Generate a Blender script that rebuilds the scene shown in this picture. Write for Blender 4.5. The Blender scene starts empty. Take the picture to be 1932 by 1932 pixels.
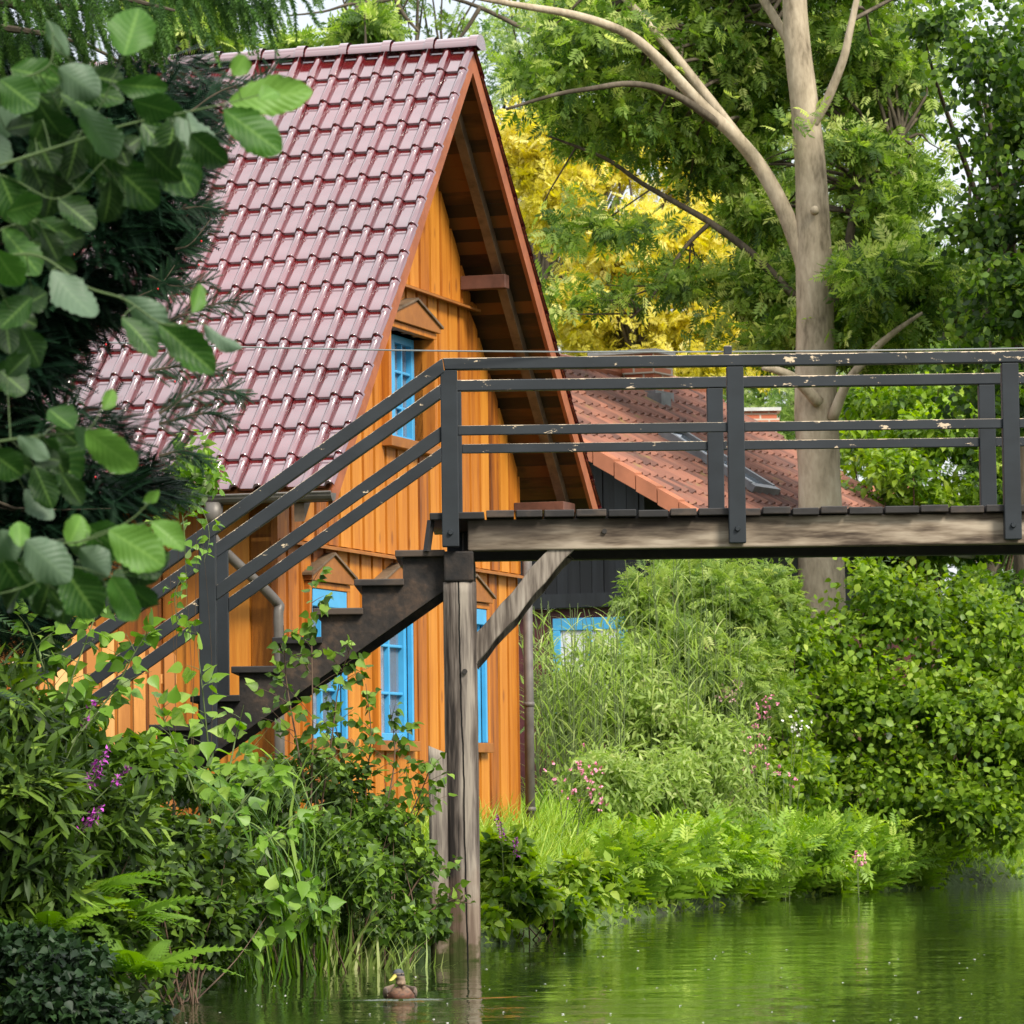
import bpy, math, random
import numpy as np
from mathutils import Matrix, Vector, Euler

# ------------------------------------------------------------------ camera, world, sun, exposure
S = bpy.context.scene
COL = S.collection
F = 8300.0; C0 = 966.0; CAMZ = 1.1
PITCH = math.atan(534.0 / F); ROLL = math.radians(-0.75)
Rm = Matrix.Rotation(math.radians(90) + PITCH, 3, 'X') @ Matrix.Rotation(ROLL, 3, 'Z')
camd = bpy.data.cameras.new('camera'); cam = bpy.data.objects.new('camera', camd); COL.objects.link(cam)
cam.location = (0, 0, CAMZ); cam.rotation_euler = Rm.to_euler()
camd.sensor_width = 36; camd.lens = 36 * F / 1932.0; camd.clip_start = 0.5; camd.clip_end = 3000
camd.dof.use_dof = True; camd.dof.focus_distance = 29.3; camd.dof.aperture_fstop = 11.5
S.camera = cam
w = bpy.data.worlds.new('World'); S.world = w; w.use_nodes = True
nt = w.node_tree; nt.nodes.clear()
SUN_EL, SUN_AZ = math.radians(40), math.radians(142)      # azimuth clockwise from +Y
out = nt.nodes.new('ShaderNodeOutputWorld'); bg = nt.nodes.new('ShaderNodeBackground')
sky = nt.nodes.new('ShaderNodeTexSky'); sky.sky_type = 'NISHITA'; sky.sun_disc = False
sky.sun_elevation = SUN_EL; sky.sun_rotation = SUN_AZ
tc = nt.nodes.new('ShaderNodeTexCoord'); nz = nt.nodes.new('ShaderNodeTexNoise')
nz.inputs['Scale'].default_value = 3.0; nz.inputs['Detail'].default_value = 6
rp = nt.nodes.new('ShaderNodeValToRGB'); rp.color_ramp.elements[0].position = .38; rp.color_ramp.elements[0].color = (.55,)*3 + (1,)
rp.color_ramp.elements[1].position = .6; rp.color_ramp.elements[1].color = (1, 1, 1, 1)
mx = nt.nodes.new('ShaderNodeMix'); mx.data_type = 'RGBA'; mx.clamp_factor = True
gz = nt.nodes.new('ShaderNodeSeparateXYZ'); nt.links.new(tc.outputs['Generated'], gz.inputs[0])
mr = nt.nodes.new('ShaderNodeMapRange'); mr.inputs['From Min'].default_value = 0; mr.inputs['From Max'].default_value = 1; mr.inputs['To Min'].default_value = 7.5; mr.inputs['To Max'].default_value = 20.0
nt.links.new(gz.outputs['Z'], mr.inputs['Value'])
cv = nt.nodes.new('ShaderNodeVectorMath'); cv.operation = 'SCALE'; cv.inputs[0].default_value = (.98, 1.0, 1.03)   # overcast: brighter overhead
nt.links.new(mr.outputs['Result'], cv.inputs['Scale']); nt.links.new(cv.outputs[0], mx.inputs[7])
nt.links.new(tc.outputs['Generated'], nz.inputs['Vector']); nt.links.new(nz.outputs['Fac'], rp.inputs['Fac'])
nt.links.new(rp.outputs['Color'], mx.inputs[0]); nt.links.new(sky.outputs['Color'], mx.inputs[6])
nt.links.new(mx.outputs[2], bg.inputs['Color']); bg.inputs['Strength'].default_value = 0.088
nt.links.new(bg.outputs['Background'], out.inputs['Surface'])
sd = bpy.data.lights.new('sun', 'SUN'); sd.energy = 3.4; sd.angle = math.radians(16); sd.color = (1, .94, .82)
sun = bpy.data.objects.new('sun', sd); COL.objects.link(sun)
sdir = Vector((math.sin(SUN_AZ) * math.cos(SUN_EL), math.cos(SUN_AZ) * math.cos(SUN_EL), math.sin(SUN_EL)))
sun.rotation_euler = sdir.to_track_quat('Z', 'Y').to_euler()
S.view_settings.view_transform = 'Standard'; S.view_settings.look = 'None'
S.view_settings.exposure = 0.65; S.view_settings.gamma = 1.0
S.cycles.max_bounces = 8; S.cycles.diffuse_bounces = 3; S.cycles.glossy_bounces = 4
S.cycles.transmission_bounces = 4; S.cycles.transparent_max_bounces = 8
S.cycles.use_denoising = True

# ------------------------------------------------------------------ helpers
rng = np.random.default_rng(7); random.seed(7)
RM = np.array(Rm)
def W(u, v, d):
    """the point at distance d (along +Y) seen at picture position u, v (0..1932)"""
    r = RM @ np.array([(u - C0) / F, -(v - C0) / F, -1.0])
    k = d / r[1]
    return np.array([r[0] * k, d, CAMZ + r[2] * k])
def nrm(a):
    a = np.asarray(a, float); return a / (np.linalg.norm(a, axis=-1, keepdims=True) + 1e-12)

def tag(o, label=None, cat=None, group=None, kind=None):
    if label: o['label'] = label
    if cat: o['category'] = cat
    if group: o['group'] = group
    if kind: o['kind'] = kind
    return o
def thing(name, loc, label, cat, group=None):
    o = bpy.data.objects.new(name, None); COL.objects.link(o); o.location = tuple(float(x) for x in loc)
    o.empty_display_size = .2
    return tag(o, label, cat, group)
def wloc(o):
    l = Vector((0, 0, 0))
    while o is not None:
        l = l + o.location; o = o.parent
    return np.array(l)
def make(name, V, faces, mat, parent=None, tint=None, smooth=False):
    """faces: list of index tuples OR (flat array, counts array). V is in world coordinates."""
    V = np.asarray(V, float)
    if parent is not None: V = V - wloc(parent)
    if isinstance(faces, tuple): flat, cnt = faces
    else:
        cnt = np.array([len(f) for f in faces]); flat = np.concatenate([np.asarray(f) for f in faces])
    me = bpy.data.meshes.new(name)
    me.vertices.add(len(V)); me.vertices.foreach_set('co', V.astype(np.float32).ravel())
    me.loops.add(len(flat)); me.loops.foreach_set('vertex_index', flat.astype(np.int32))
    me.polygons.add(len(cnt))
    st = np.concatenate([[0], np.cumsum(cnt)[:-1]]).astype(np.int32)
    me.polygons.foreach_set('loop_start', st); me.polygons.foreach_set('loop_total', cnt.astype(np.int32))
    me.polygons.foreach_set('use_smooth', np.full(len(cnt), bool(smooth) or isinstance(faces, tuple)))
    if tint is not None:
        at = me.attributes.new('tint', 'FLOAT', 'POINT'); at.data.foreach_set('value', np.asarray(tint, np.float32))
    me.update(calc_edges=True)
    me.validate()
    o = bpy.data.objects.new(name, me); COL.objects.link(o)
    if parent is not None: o.parent = parent
    if mat is not None: me.materials.append(mat)
    return o

class MB:
    """collects shapes that become ONE mesh"""
    def __init__(s): s.V = []; s.F = []; s.T = []
    def add(s, V, Fs, t=0.5):
        k = len(s.V); s.V.extend([tuple(map(float, p)) for p in V]); s.F.extend([tuple(int(i) + k for i in f) for f in Fs]); s.T.extend([t] * len(V))
    def box(s, a, b, t=.5):
        (x0, y0, z0), (x1, y1, z1) = a, b
        V = [(x0,y0,z0),(x1,y0,z0),(x1,y1,z0),(x0,y1,z0),(x0,y0,z1),(x1,y0,z1),(x1,y1,z1),(x0,y1,z1)]
        s.add(V, [(3,2,1,0),(4,5,6,7),(0,1,5,4),(1,2,6,5),(2,3,7,6),(3,0,4,7)], t); return s
    def prism(s, poly, ax, a, b, t=.5):
        """poly of 2d points, extruded along axis ax (0,1,2) from a to b"""
        n = len(poly); V = []
        for q in (a, b):
            for p in poly:
                c = list(p); c.insert(ax, q); V.append(c)
        Fs = [tuple(range(n))[::-1], tuple(range(n, 2 * n))] + [(i, (i + 1) % n, n + (i + 1) % n, n + i) for i in range(n)]
        s.add(V, Fs, t); return s
    def bar(s, p, q, wd, ht, up=(0, 0, 1), t=.5):
        p = np.array(p, float); q = np.array(q, float); d = nrm(q - p); up = np.array(up, float)
        sd_ = nrm(np.cross(d, up)); u2 = np.cross(sd_, d)
        V = []
        for c in (p, q):
            for a, b in ((-1,-1),(1,-1),(1,1),(-1,1)): V.append(c + sd_ * a * wd / 2 + u2 * b * ht / 2)
        s.add(V, [(0,1,2,3),(7,6,5,4),(0,4,5,1),(1,5,6,2),(2,6,7,3),(3,7,4,0)], t); return s
    def tube(s, pts, rad, n=8, t=.5, caps=True):
        pts = np.array(pts, float); m = len(pts)
        rad = np.full(m, rad) if np.isscalar(rad) else np.array(rad, float)
        V = []; ref = np.array([0.13, 0.31, 0.94])
        T = nrm(np.gradient(pts, axis=0))
        a = nrm(np.cross(T[0], ref if abs(T[0] @ ref) < .9 else np.array([1., 0, 0])))
        for i in range(m):
            a = nrm(a - (a @ T[i]) * T[i]); b = np.cross(T[i], a)
            for j in range(n):
                th = 2 * math.pi * j / n; V.append(pts[i] + rad[i] * (math.cos(th) * a + math.sin(th) * b))
        Fs = [(i*n + j, i*n + (j+1) % n, (i+1)*n + (j+1) % n, (i+1)*n + j) for i in range(m-1) for j in range(n)]
        if caps: Fs += [tuple(range(n))[::-1], tuple(range((m-1)*n, m*n))]
        s.add(V, Fs, t); return s
    def xf(s, fn): s.V = [tuple(fn(np.array(p))) for p in s.V]; return s
    def build(s, name, mat, parent=None, bevel=0, smooth=False, label=None):
        o = make(name, np.array(s.V), s.F, mat, parent, np.array(s.T), smooth)
        if bevel:
            m = o.modifiers.new('bevel', 'BEVEL'); m.width = bevel; m.segments = 2; m.limit_method = 'ANGLE'; m.angle_limit = math.radians(40)
            m.harden_normals = False
        if label: o['label'] = label
        return o
def smooth_path(pts, n=6):
    pts = np.array(pts, float); P = np.vstack([2*pts[0]-pts[1], pts, 2*pts[-1]-pts[-2]]); o = []
    for i in range(1, len(P) - 2):
        for k in range(n):
            t = k / n
            o.append(.5*((2*P[i]) + (-P[i-1]+P[i+1])*t + (2*P[i-1]-5*P[i]+4*P[i+1]-P[i+2])*t*t + (-P[i-1]+3*P[i]-3*P[i+1]+P[i+2])*t**3))
    o.append(pts[-1]); return np.array(o)

# ------------------------------------------------------------------ materials
def newmat(name):
    m = bpy.data.materials.new(name); m.use_nodes = True; t = m.node_tree; t.nodes.clear()
    o = t.nodes.new('ShaderNodeOutputMaterial'); b = t.nodes.new('ShaderNodeBsdfPrincipled')
    t.links.new(b.outputs[0], o.inputs[0]); return m, t, b, o
def ramp(t, stops):
    r = t.nodes.new('ShaderNodeValToRGB'); e = r.color_ramp.elements
    while len(e) > 1: e.remove(e[-1])
    e[0].position = stops[0][0]; e[0].color = tuple(stops[0][1]) + (1,)
    for p, c in stops[1:]:
        x = e.new(p); x.color = tuple(c) + (1,)
    return r
def noise(t, scale, vec=None, detail=4, rough=.55, sc3=None, rot=None, coord='Object'):
    tcn = t.nodes.new('ShaderNodeTexCoord'); mp = t.nodes.new('ShaderNodeMapping'); n = t.nodes.new('ShaderNodeTexNoise')
    n.inputs['Scale'].default_value = scale; n.inputs['Detail'].default_value = detail; n.inputs['Roughness'].default_value = rough
    if rot: mp.inputs['Rotation'].default_value = rot
    if sc3: mp.inputs['Scale'].default_value = sc3
    if coord == 'Pos':
        g = t.nodes.new('ShaderNodeNewGeometry'); t.links.new(g.outputs['Position'], mp.inputs['Vector'])
    else: t.links.new(tcn.outputs[coord], mp.inputs['Vector'])
    t.links.new(mp.outputs[0], n.inputs['Vector']); return n
def mixc(t, fac, a, b, mode='MIX'):
    m = t.nodes.new('ShaderNodeMix'); m.data_type = 'RGBA'; m.blend_type = mode
    for i, x in ((0, fac), (6, a), (7, b)):
        if hasattr(x, 'links') or hasattr(x, 'is_output'): t.links.new(x, m.inputs[i])
        elif i == 0: m.inputs[0].default_value = x
        else: m.inputs[i].default_value = tuple(x) + (1,)
    return m.outputs[2]
def mathn(t, op, a, b=None, c=None, clamp=False):
    m = t.nodes.new('ShaderNodeMath'); m.operation = op; m.use_clamp = clamp
    for i, x in enumerate((a, b, c)):
        if x is None: continue
        if hasattr(x, 'is_output'): t.links.new(x, m.inputs[i])
        else: m.inputs[i].default_value = x
    return m.outputs[0]
def bump(t, b, h, strength=.3, dist=.02):
    n = t.nodes.new('ShaderNodeBump'); n.inputs['Strength'].default_value = strength; n.inputs['Distance'].default_value = dist
    t.links.new(h, n.inputs['Height']); t.links.new(n.outputs[0], b.inputs['Normal']); return n
def attr(t, name='tint'):
    a = t.nodes.new('ShaderNodeAttribute'); a.attribute_name = name; return a.outputs['Fac']

def leafmat(name, stops, back=None, transl=.35, rough=.5, spec=.35, veins=False):
    m, t, b, o = newmat(name)
    r = ramp(t, stops); t.links.new(attr(t), r.inputs['Fac']); colr = r.outputs['Color']
    if back is not None:
        g = t.nodes.new('ShaderNodeNewGeometry'); colr = mixc(t, g.outputs['Backfacing'], colr, back)
    t.links.new(colr, b.inputs['Base Color'])
    b.inputs['Roughness'].default_value = rough; b.inputs['Specular IOR Level'].default_value = spec
    tr = t.nodes.new('ShaderNodeBsdfTranslucent'); mm = t.nodes.new('ShaderNodeMixShader'); mm.inputs[0].default_value = transl
    hs = t.nodes.new('ShaderNodeHueSaturation'); hs.inputs['Saturation'].default_value = 1.15; hs.inputs['Value'].default_value = 1.5
    t.links.new(r.outputs['Color'], hs.inputs['Color']); t.links.new(hs.outputs[0], tr.inputs['Color'])
    t.links.new(b.outputs[0], mm.inputs[1]); t.links.new(tr.outputs[0], mm.inputs[2]); t.links.new(mm.outputs[0], o.inputs[0])
    return m

def woodmat(name, stops, sc3, rough=.6, scale=1.0, tintamt=.35, knots=None, bumpd=.004, spec=.4, rot=None, con=1.5):
    """stained boards: grain stretched along one axis, a tone of its own for each board"""
    m, t, b, o = newmat(name)
    n1 = noise(t, scale * 9, detail=6, sc3=sc3, rot=rot); n2 = noise(t, scale * 45, detail=3, sc3=sc3, rot=rot); n3 = noise(t, .9, detail=3)
    f = mathn(t, 'ADD', mathn(t, 'MULTIPLY', n1.outputs['Fac'], .55), mathn(t, 'MULTIPLY', n2.outputs['Fac'], .25))
    f = mathn(t, 'ADD', f, mathn(t, 'MULTIPLY', n3.outputs['Fac'], .2))
    f = mathn(t, 'ADD', f, mathn(t, 'MULTIPLY', mathn(t, 'SUBTRACT', attr(t), .5), tintamt))
    f = mathn(t, 'ADD', mathn(t, 'MULTIPLY', mathn(t, 'SUBTRACT', f, .5), con), .5)
    r = ramp(t, stops); t.links.new(f, r.inputs['Fac']); c = r.outputs['Color']
    if knots:
        v = t.nodes.new('ShaderNodeTexVoronoi'); v.inputs['Scale'].default_value = knots[0]
        g = t.nodes.new('ShaderNodeTexCoord'); mp = t.nodes.new('ShaderNodeMapping'); mp.inputs['Scale'].default_value = knots[1]
        t.links.new(g.outputs['Object'], mp.inputs[0]); t.links.new(mp.outputs[0], v.inputs['Vector'])
        k = ramp(t, [(0, (1, 1, 1)), (.09, (.6, .6, .6)), (.14, (0, 0, 0))]); t.links.new(v.outputs['Distance'], k.inputs['Fac'])
        c = mixc(t, mathn(t, 'MULTIPLY', k.outputs['Color'], .75), c, knots[2])
    t.links.new(c, b.inputs['Base Color']); b.inputs['Roughness'].default_value = rough; b.inputs['Specular IOR Level'].default_value = spec
    bump(t, b, f, .5, bumpd); return m

M = {}
OR = [(.08, (.13, .036, .006)), (.36, (.35, .105, .008)), (.58, (.46, .155, .011)), (.9, (.57, .225, .024))]
M['wall'] = woodmat('orange_boards', OR, (1, 1, .07), knots=(2.3, (1.6, 1.6, .8), (.16, .04, .006)), tintamt=.30, con=1.9, bumpd=.006)
M['trim'] = woodmat('brown_trim', [(.3, (.22, .075, .014)), (.7, (.36, .135, .024))], (.3, .3, .3), tintamt=.2)
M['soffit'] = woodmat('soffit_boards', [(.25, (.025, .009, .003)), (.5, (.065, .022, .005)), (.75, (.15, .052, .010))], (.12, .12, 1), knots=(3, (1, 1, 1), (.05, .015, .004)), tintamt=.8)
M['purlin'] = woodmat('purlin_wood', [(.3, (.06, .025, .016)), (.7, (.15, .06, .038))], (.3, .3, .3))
M['barge'] = woodmat('barge_board', [(.3, (.22, .062, .022)), (.7, (.36, .11, .04))], (.4, .4, .4), tintamt=.1)
M['rafter'] = woodmat('rafter', [(.3, (.07, .045, .025)), (.7, (.20, .13, .075))], (.4, .4, .4))
M['fence'] = woodmat('fence_pickets', [(.25, (.40, .15, .03)), (.5, (.60, .26, .06)), (.8, (.70, .40, .15))], (1, 1, .09), tintamt=.8)
M['blackwall'] = woodmat('black_boards', [(.3, (.006, .007, .009)), (.7, (.018, .021, .026))], (1, 1, .1), tintamt=.4)
M['burgundy'] = woodmat('burgundy_wall', [(.3, (.06, .012, .014)), (.7, (.11, .025, .03))], (1, 1, 1))
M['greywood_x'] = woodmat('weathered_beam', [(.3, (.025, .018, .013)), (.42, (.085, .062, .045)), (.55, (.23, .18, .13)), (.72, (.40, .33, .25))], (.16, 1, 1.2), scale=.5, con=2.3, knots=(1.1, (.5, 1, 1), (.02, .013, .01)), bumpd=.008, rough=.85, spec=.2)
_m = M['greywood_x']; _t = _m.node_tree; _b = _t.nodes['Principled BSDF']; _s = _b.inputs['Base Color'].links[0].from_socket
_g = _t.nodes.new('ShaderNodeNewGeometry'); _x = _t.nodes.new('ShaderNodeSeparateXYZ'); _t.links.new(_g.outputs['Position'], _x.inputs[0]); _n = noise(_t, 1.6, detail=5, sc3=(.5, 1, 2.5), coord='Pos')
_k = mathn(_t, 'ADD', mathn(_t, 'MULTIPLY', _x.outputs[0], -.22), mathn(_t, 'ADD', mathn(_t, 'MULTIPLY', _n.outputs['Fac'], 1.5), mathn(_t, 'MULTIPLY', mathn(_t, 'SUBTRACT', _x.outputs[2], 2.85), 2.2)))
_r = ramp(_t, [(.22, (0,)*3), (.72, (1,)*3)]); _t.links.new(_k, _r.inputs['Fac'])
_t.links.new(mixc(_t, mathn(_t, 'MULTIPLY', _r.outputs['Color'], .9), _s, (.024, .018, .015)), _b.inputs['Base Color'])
M['greywood_z'] = woodmat('weathered_pile', [(.25, (.02, .016, .014)), (.42, (.075, .060, .05)), (.6, (.155, .13, .11)), (.8, (.28, .24, .195))], (1, 1, .07), con=3.2, bumpd=.014, rough=.85, spec=.2, tintamt=.6)
M['greywood_d'] = woodmat('weathered_brace', [(.3, (.025, .02, .017)), (.45, (.10, .08, .065)), (.6, (.26, .22, .18)), (.8, (.42, .38, .32))], (1, 1, .1), rot=(0, math.radians(-41), 0), bumpd=.01, rough=.85, spec=.2)
M['darkwood'] = woodmat('tarred_and_shaded_wood', [(.3, (.007, .006, .006)), (.6, (.022, .018, .016)), (.8, (.06, .042, .03))], (.3, 1, .6), rough=.6, bumpd=.006)
M['stringer'] = woodmat('stair_stringer_wood', [(.3, (.006, .005, .005)), (.55, (.024, .017, .013)), (.8, (.075, .045, .028))], (.5, 1, .5), rough=.75, bumpd=.012, con=2.2)
M['bark'] = woodmat('pale_bark', [(.2, (.15, .12, .08)), (.4, (.30, .245, .17)), (.6, (.40, .33, .235)), (.8, (.48, .41, .30))], (1, 1, .35), con=2.4, scale=.45, rough=.9, spec=.1, bumpd=.03)
M['bark2'] = woodmat('dark_bark', [(.25, (.035, .028, .02)), (.5, (.085, .07, .05)), (.75, (.16, .13, .095))], (1, 1, .3), scale=.6, rough=.9, spec=.1, bumpd=.03)

def paint(name, base, chips=True):
    m, t, b, o = newmat(name)
    n = noise(t, 5, detail=6, sc3=(.5, 1, 1)); r = ramp(t, [(.3, tuple(x * .75 for x in base)), (.7, tuple(x * 1.25 for x in base))]); t.links.new(n.outputs['Fac'], r.inputs['Fac'])
    c = r.outputs['Color']
    if chips:
        g = t.nodes.new('ShaderNodeNewGeometry'); sp = t.nodes.new('ShaderNodeSeparateXYZ'); t.links.new(g.outputs['Normal'], sp.inputs[0])
        px = t.nodes.new('ShaderNodeSeparateXYZ'); t.links.new(g.outputs['Position'], px.inputs[0])
        n2 = noise(t, 16, detail=7, rough=.7, sc3=(.45, 1, 1), coord='Pos'); n3 = noise(t, 1.6, detail=2, coord='Pos')
        # more wear on upward faces and towards the middle of the span
        up = mathn(t, 'MULTIPLY', mathn(t, 'MAXIMUM', sp.outputs[2], 0), .24)
        far = mathn(t, 'MULTIPLY', mathn(t, 'MINIMUM', mathn(t, 'MAXIMUM', px.outputs[0], -1.5), 2.5), .014)
        k = mathn(t, 'ADD', mathn(t, 'ADD', n2.outputs['Fac'], up), mathn(t, 'ADD', far, mathn(t, 'MULTIPLY', n3.outputs['Fac'], .16)))
        kr = ramp(t, [(.725, (0, 0, 0)), (.74, (1, 1, 1))]); t.links.new(k, kr.inputs['Fac'])
        c = mixc(t, kr.outputs['Color'], c, (.56, .44, .30))
    t.links.new(c, b.inputs['Base Color']); b.inputs['Roughness'].default_value = .55; b.inputs['Specular IOR Level'].default_value = .35
    bump(t, b, n.outputs['Fac'], .3, .004); return m
M['rail'] = paint('anthracite_paint', (.019, .023, .027))
M['post'] = paint('anthracite_post_paint', (.015, .019, .023), chips=False)
def plain(name, col, rough=.5, metal=0, var=.15, scale=8, **k):
    m, t, b, o = newmat(name); n = noise(t, scale, detail=5)
    r = ramp(t, [(.3, tuple(x * (1 - var) for x in col)), (.7, tuple(min(1, x * (1 + var)) for x in col))]); t.links.new(n.outputs['Fac'], r.inputs['Fac'])
    t.links.new(r.outputs['Color'], b.inputs['Base Color']); b.inputs['Roughness'].default_value = rough; b.inputs['Metallic'].default_value = metal
    for kk, vv in k.items(): b.inputs[kk.replace('_', ' ')].default_value = vv
    return m
M['glaze'] = plain('glazed_tile', (.105, .010, .012), .12, var=.3, scale=1.1)
_b = M['glaze'].node_tree.nodes['Principled BSDF']; _b.inputs['IOR'].default_value = 2.0; _b.inputs['Coat Weight'].default_value = .9; _b.inputs['Coat Roughness'].default_value = .14; _b.inputs['Coat IOR'].default_value = 2.0
M['blue'] = plain('blue_paint', (.055, .33, .60), .4, var=.08)
M['zinc'] = plain('zinc', (.17, .17, .175), .5, .4, var=.35, scale=5)
M['gutter'] = plain('gutter_zinc', (.13, .115, .10), .5, .3, var=.3, scale=5)
M['pipe'] = plain('weathered_pipe', (.13, .115, .105), .6, .2, var=.3)
M['metal'] = plain('dark_bolt', (.05, .045, .04), .5, .7)
M['cable'] = plain('steel_cable', (.20, .22, .22), .5, .5)
M['brickcap'] = plain('chimney_cap', (.5, .5, .48), .8)
M['curtain'] = plain('net_curtain', (.62, .62, .66), .9, var=.2, scale=3)
M['dark'] = plain('dark_room', (.02, .02, .022), .9)
m, t, b, o = newmat('window_glass'); b.inputs['Base Color'].default_value = (.25, .3, .38, 1); b.inputs['Roughness'].default_value = .03; b.inputs['IOR'].default_value = 1.5
tr = t.nodes.new('ShaderNodeBsdfTransparent'); mm = t.nodes.new('ShaderNodeMixShader'); mm.inputs[0].default_value = .35
t.links.new(tr.outputs[0], mm.inputs[1]); t.links.new(b.outputs[0], mm.inputs[2]); t.links.new(mm.outputs[0], o.inputs[0]); M['glass'] = m
# brick
m, t, b, o = newmat('brick'); br = t.nodes.new('ShaderNodeTexBrick'); g = t.nodes.new('ShaderNodeTexCoord'); mp = t.nodes.new('ShaderNodeMapping')
mp.inputs['Rotation'].default_value = (math.radians(90), 0, 0)
t.links.new(g.outputs['Object'], mp.inputs[0]); t.links.new(mp.outputs[0], br.inputs['Vector'])
br.inputs['Color1'].default_value = (.42, .12, .06, 1); br.inputs['Color2'].default_value = (.5, .19, .10, 1); br.inputs['Mortar'].default_value = (.5, .44, .36, 1)
br.inputs['Scale'].default_value = 1; br.inputs['Brick Width'].default_value = .25; br.inputs['Row Height'].default_value = .085; br.inputs['Mortar Size'].default_value = .012
t.links.new(br.outputs['Color'], b.inputs['Base Color']); b.inputs['Roughness'].default_value = .9; M['brick'] = m
# old clay tiles with lichen and moss
m, t, b, o = newmat('clay_tiles')
n1 = noise(t, 1.1, detail=5); n2 = noise(t, 7, detail=6, rough=.7); n3 = noise(t, 3.3, detail=4)
r1 = ramp(t, [(.3, (.10, .048, .038)), (.5, (.19, .080, .055)), (.7, (.30, .122, .078))])
f = mathn(t, 'ADD', mathn(t, 'MULTIPLY', n1.outputs['Fac'], .7), mathn(t, 'MULTIPLY', attr(t), .3)); t.links.new(f, r1.inputs['Fac'])
c = mixc(t, mathn(t, 'MULTIPLY', ramp(t, [(.5, (0,)*3), (.7, (1,)*3)]).inputs['Fac'].node.outputs[0], 0), r1.outputs['Color'], (.2, .15, .12))
k2 = ramp(t, [(.56, (0,)*3), (.68, (1,)*3)]); t.links.new(n2.outputs['Fac'], k2.inputs['Fac'])
c = mixc(t, mathn(t, 'MULTIPLY', k2.outputs['Color'], .55), r1.outputs['Color'], (.17, .12, .085))
k3 = ramp(t, [(.62, (0,)*3), (.72, (1,)*3)]); t.links.new(n3.outputs['Fac'], k3.inputs['Fac'])
c = mixc(t, mathn(t, 'MULTIPLY', k3.outputs['Color'], .5), c, (.20, .17, .04))
t.links.new(c, b.inputs['Base Color']); b.inputs['Roughness'].default_value = .85; bump(t, b, n2.outputs['Fac'], .4, .01); M['clay'] = m
M['clayedge'] = plain('clay_verge', (.36, .125, .062), .75, var=.2, scale=3)

# leaves: tint runs dark -> light within one kind of leaf
def L(*c): return [(i / (len(c) - 1), x) for i, x in enumerate(c)]
M['l_ash'] = leafmat('ash_leaves', L((.055, .11, .02), (.15, .25, .04), (.31, .43, .08), (.56, .63, .20)), transl=.52)
M['l_ash2'] = leafmat('deep_green_leaves', L((.022, .05, .010), (.055, .115, .016), (.12, .21, .025), (.23, .33, .06)), transl=.4)
M['l_far'] = leafmat('far_leaves', L((.08, .15, .04), (.19, .29, .07), (.34, .45, .13), (.54, .61, .25)), transl=.58)
M['l_yellow'] = leafmat('yellow_leaves', L((.40, .36, .03), (.62, .54, .05), (.74, .66, .15), (.84, .78, .30)), transl=.5)
M['l_hazel'] = leafmat('shrub_leaves', L((.035, .085, .010), (.13, .225, .020), (.27, .40, .04), (.48, .57, .12)), transl=.45, rough=.4)
M['l_lime'] = leafmat('lime_leaves', L((.08, .16, .015), (.18, .32, .028), (.32, .47, .06), (.50, .61, .13)), transl=.4)
M['l_reed'] = leafmat('reed_leaves', L((.12, .19, .03), (.23, .33, .07), (.36, .46, .13), (.52, .55, .24)), transl=.45)
M['l_olive'] = leafmat('olive_shrub', L((.07, .13, .025), (.16, .25, .045), (.29, .39, .08), (.44, .50, .15)), transl=.45)
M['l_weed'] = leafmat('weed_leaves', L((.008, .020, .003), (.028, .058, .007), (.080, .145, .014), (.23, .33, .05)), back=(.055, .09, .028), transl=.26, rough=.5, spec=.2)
M['l_birch'] = leafmat('birch_leaves', L((.022, .052, .007), (.06, .12, .012), (.13, .23, .022), (.27, .40, .07)), back=(.13, .20, .08), transl=.3, rough=.42, spec=.25)
M['l_poplar'] = leafmat('poplar_leaves', L((.06, .13, .015), (.12, .25, .025), (.21, .36, .045), (.33, .47, .10)), back=(.30, .38, .18), transl=.38, rough=.42)
M['l_fern'] = leafmat('fern_fronds', L((.04, .095, .010), (.09, .19, .014), (.17, .31, .025), (.30, .45, .05)), transl=.38)
M['l_iris'] = leafmat('strap_leaves', L((.03, .08, .010), (.065, .15, .015), (.13, .24, .03), (.24, .36, .07)), transl=.3, rough=.35)
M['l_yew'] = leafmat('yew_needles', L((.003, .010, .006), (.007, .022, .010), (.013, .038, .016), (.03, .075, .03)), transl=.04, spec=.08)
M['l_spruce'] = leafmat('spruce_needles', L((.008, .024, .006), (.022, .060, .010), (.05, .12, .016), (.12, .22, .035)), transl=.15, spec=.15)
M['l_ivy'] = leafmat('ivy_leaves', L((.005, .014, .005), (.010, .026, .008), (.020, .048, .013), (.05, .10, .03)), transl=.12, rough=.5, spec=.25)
M['stem'] = plain('green_stem', (.10, .14, .04), .7)
M['twig'] = plain('brown_twig', (.10, .06, .035), .8)
M['purple'] = plain('purple_petals', (.40, .05, .38), .6, var=.3)
M['pink'] = plain('pink_petals', (.75, .28, .42), .6, var=.3)
M['white'] = plain('white_petals', (.8, .78, .72), .6)
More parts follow.
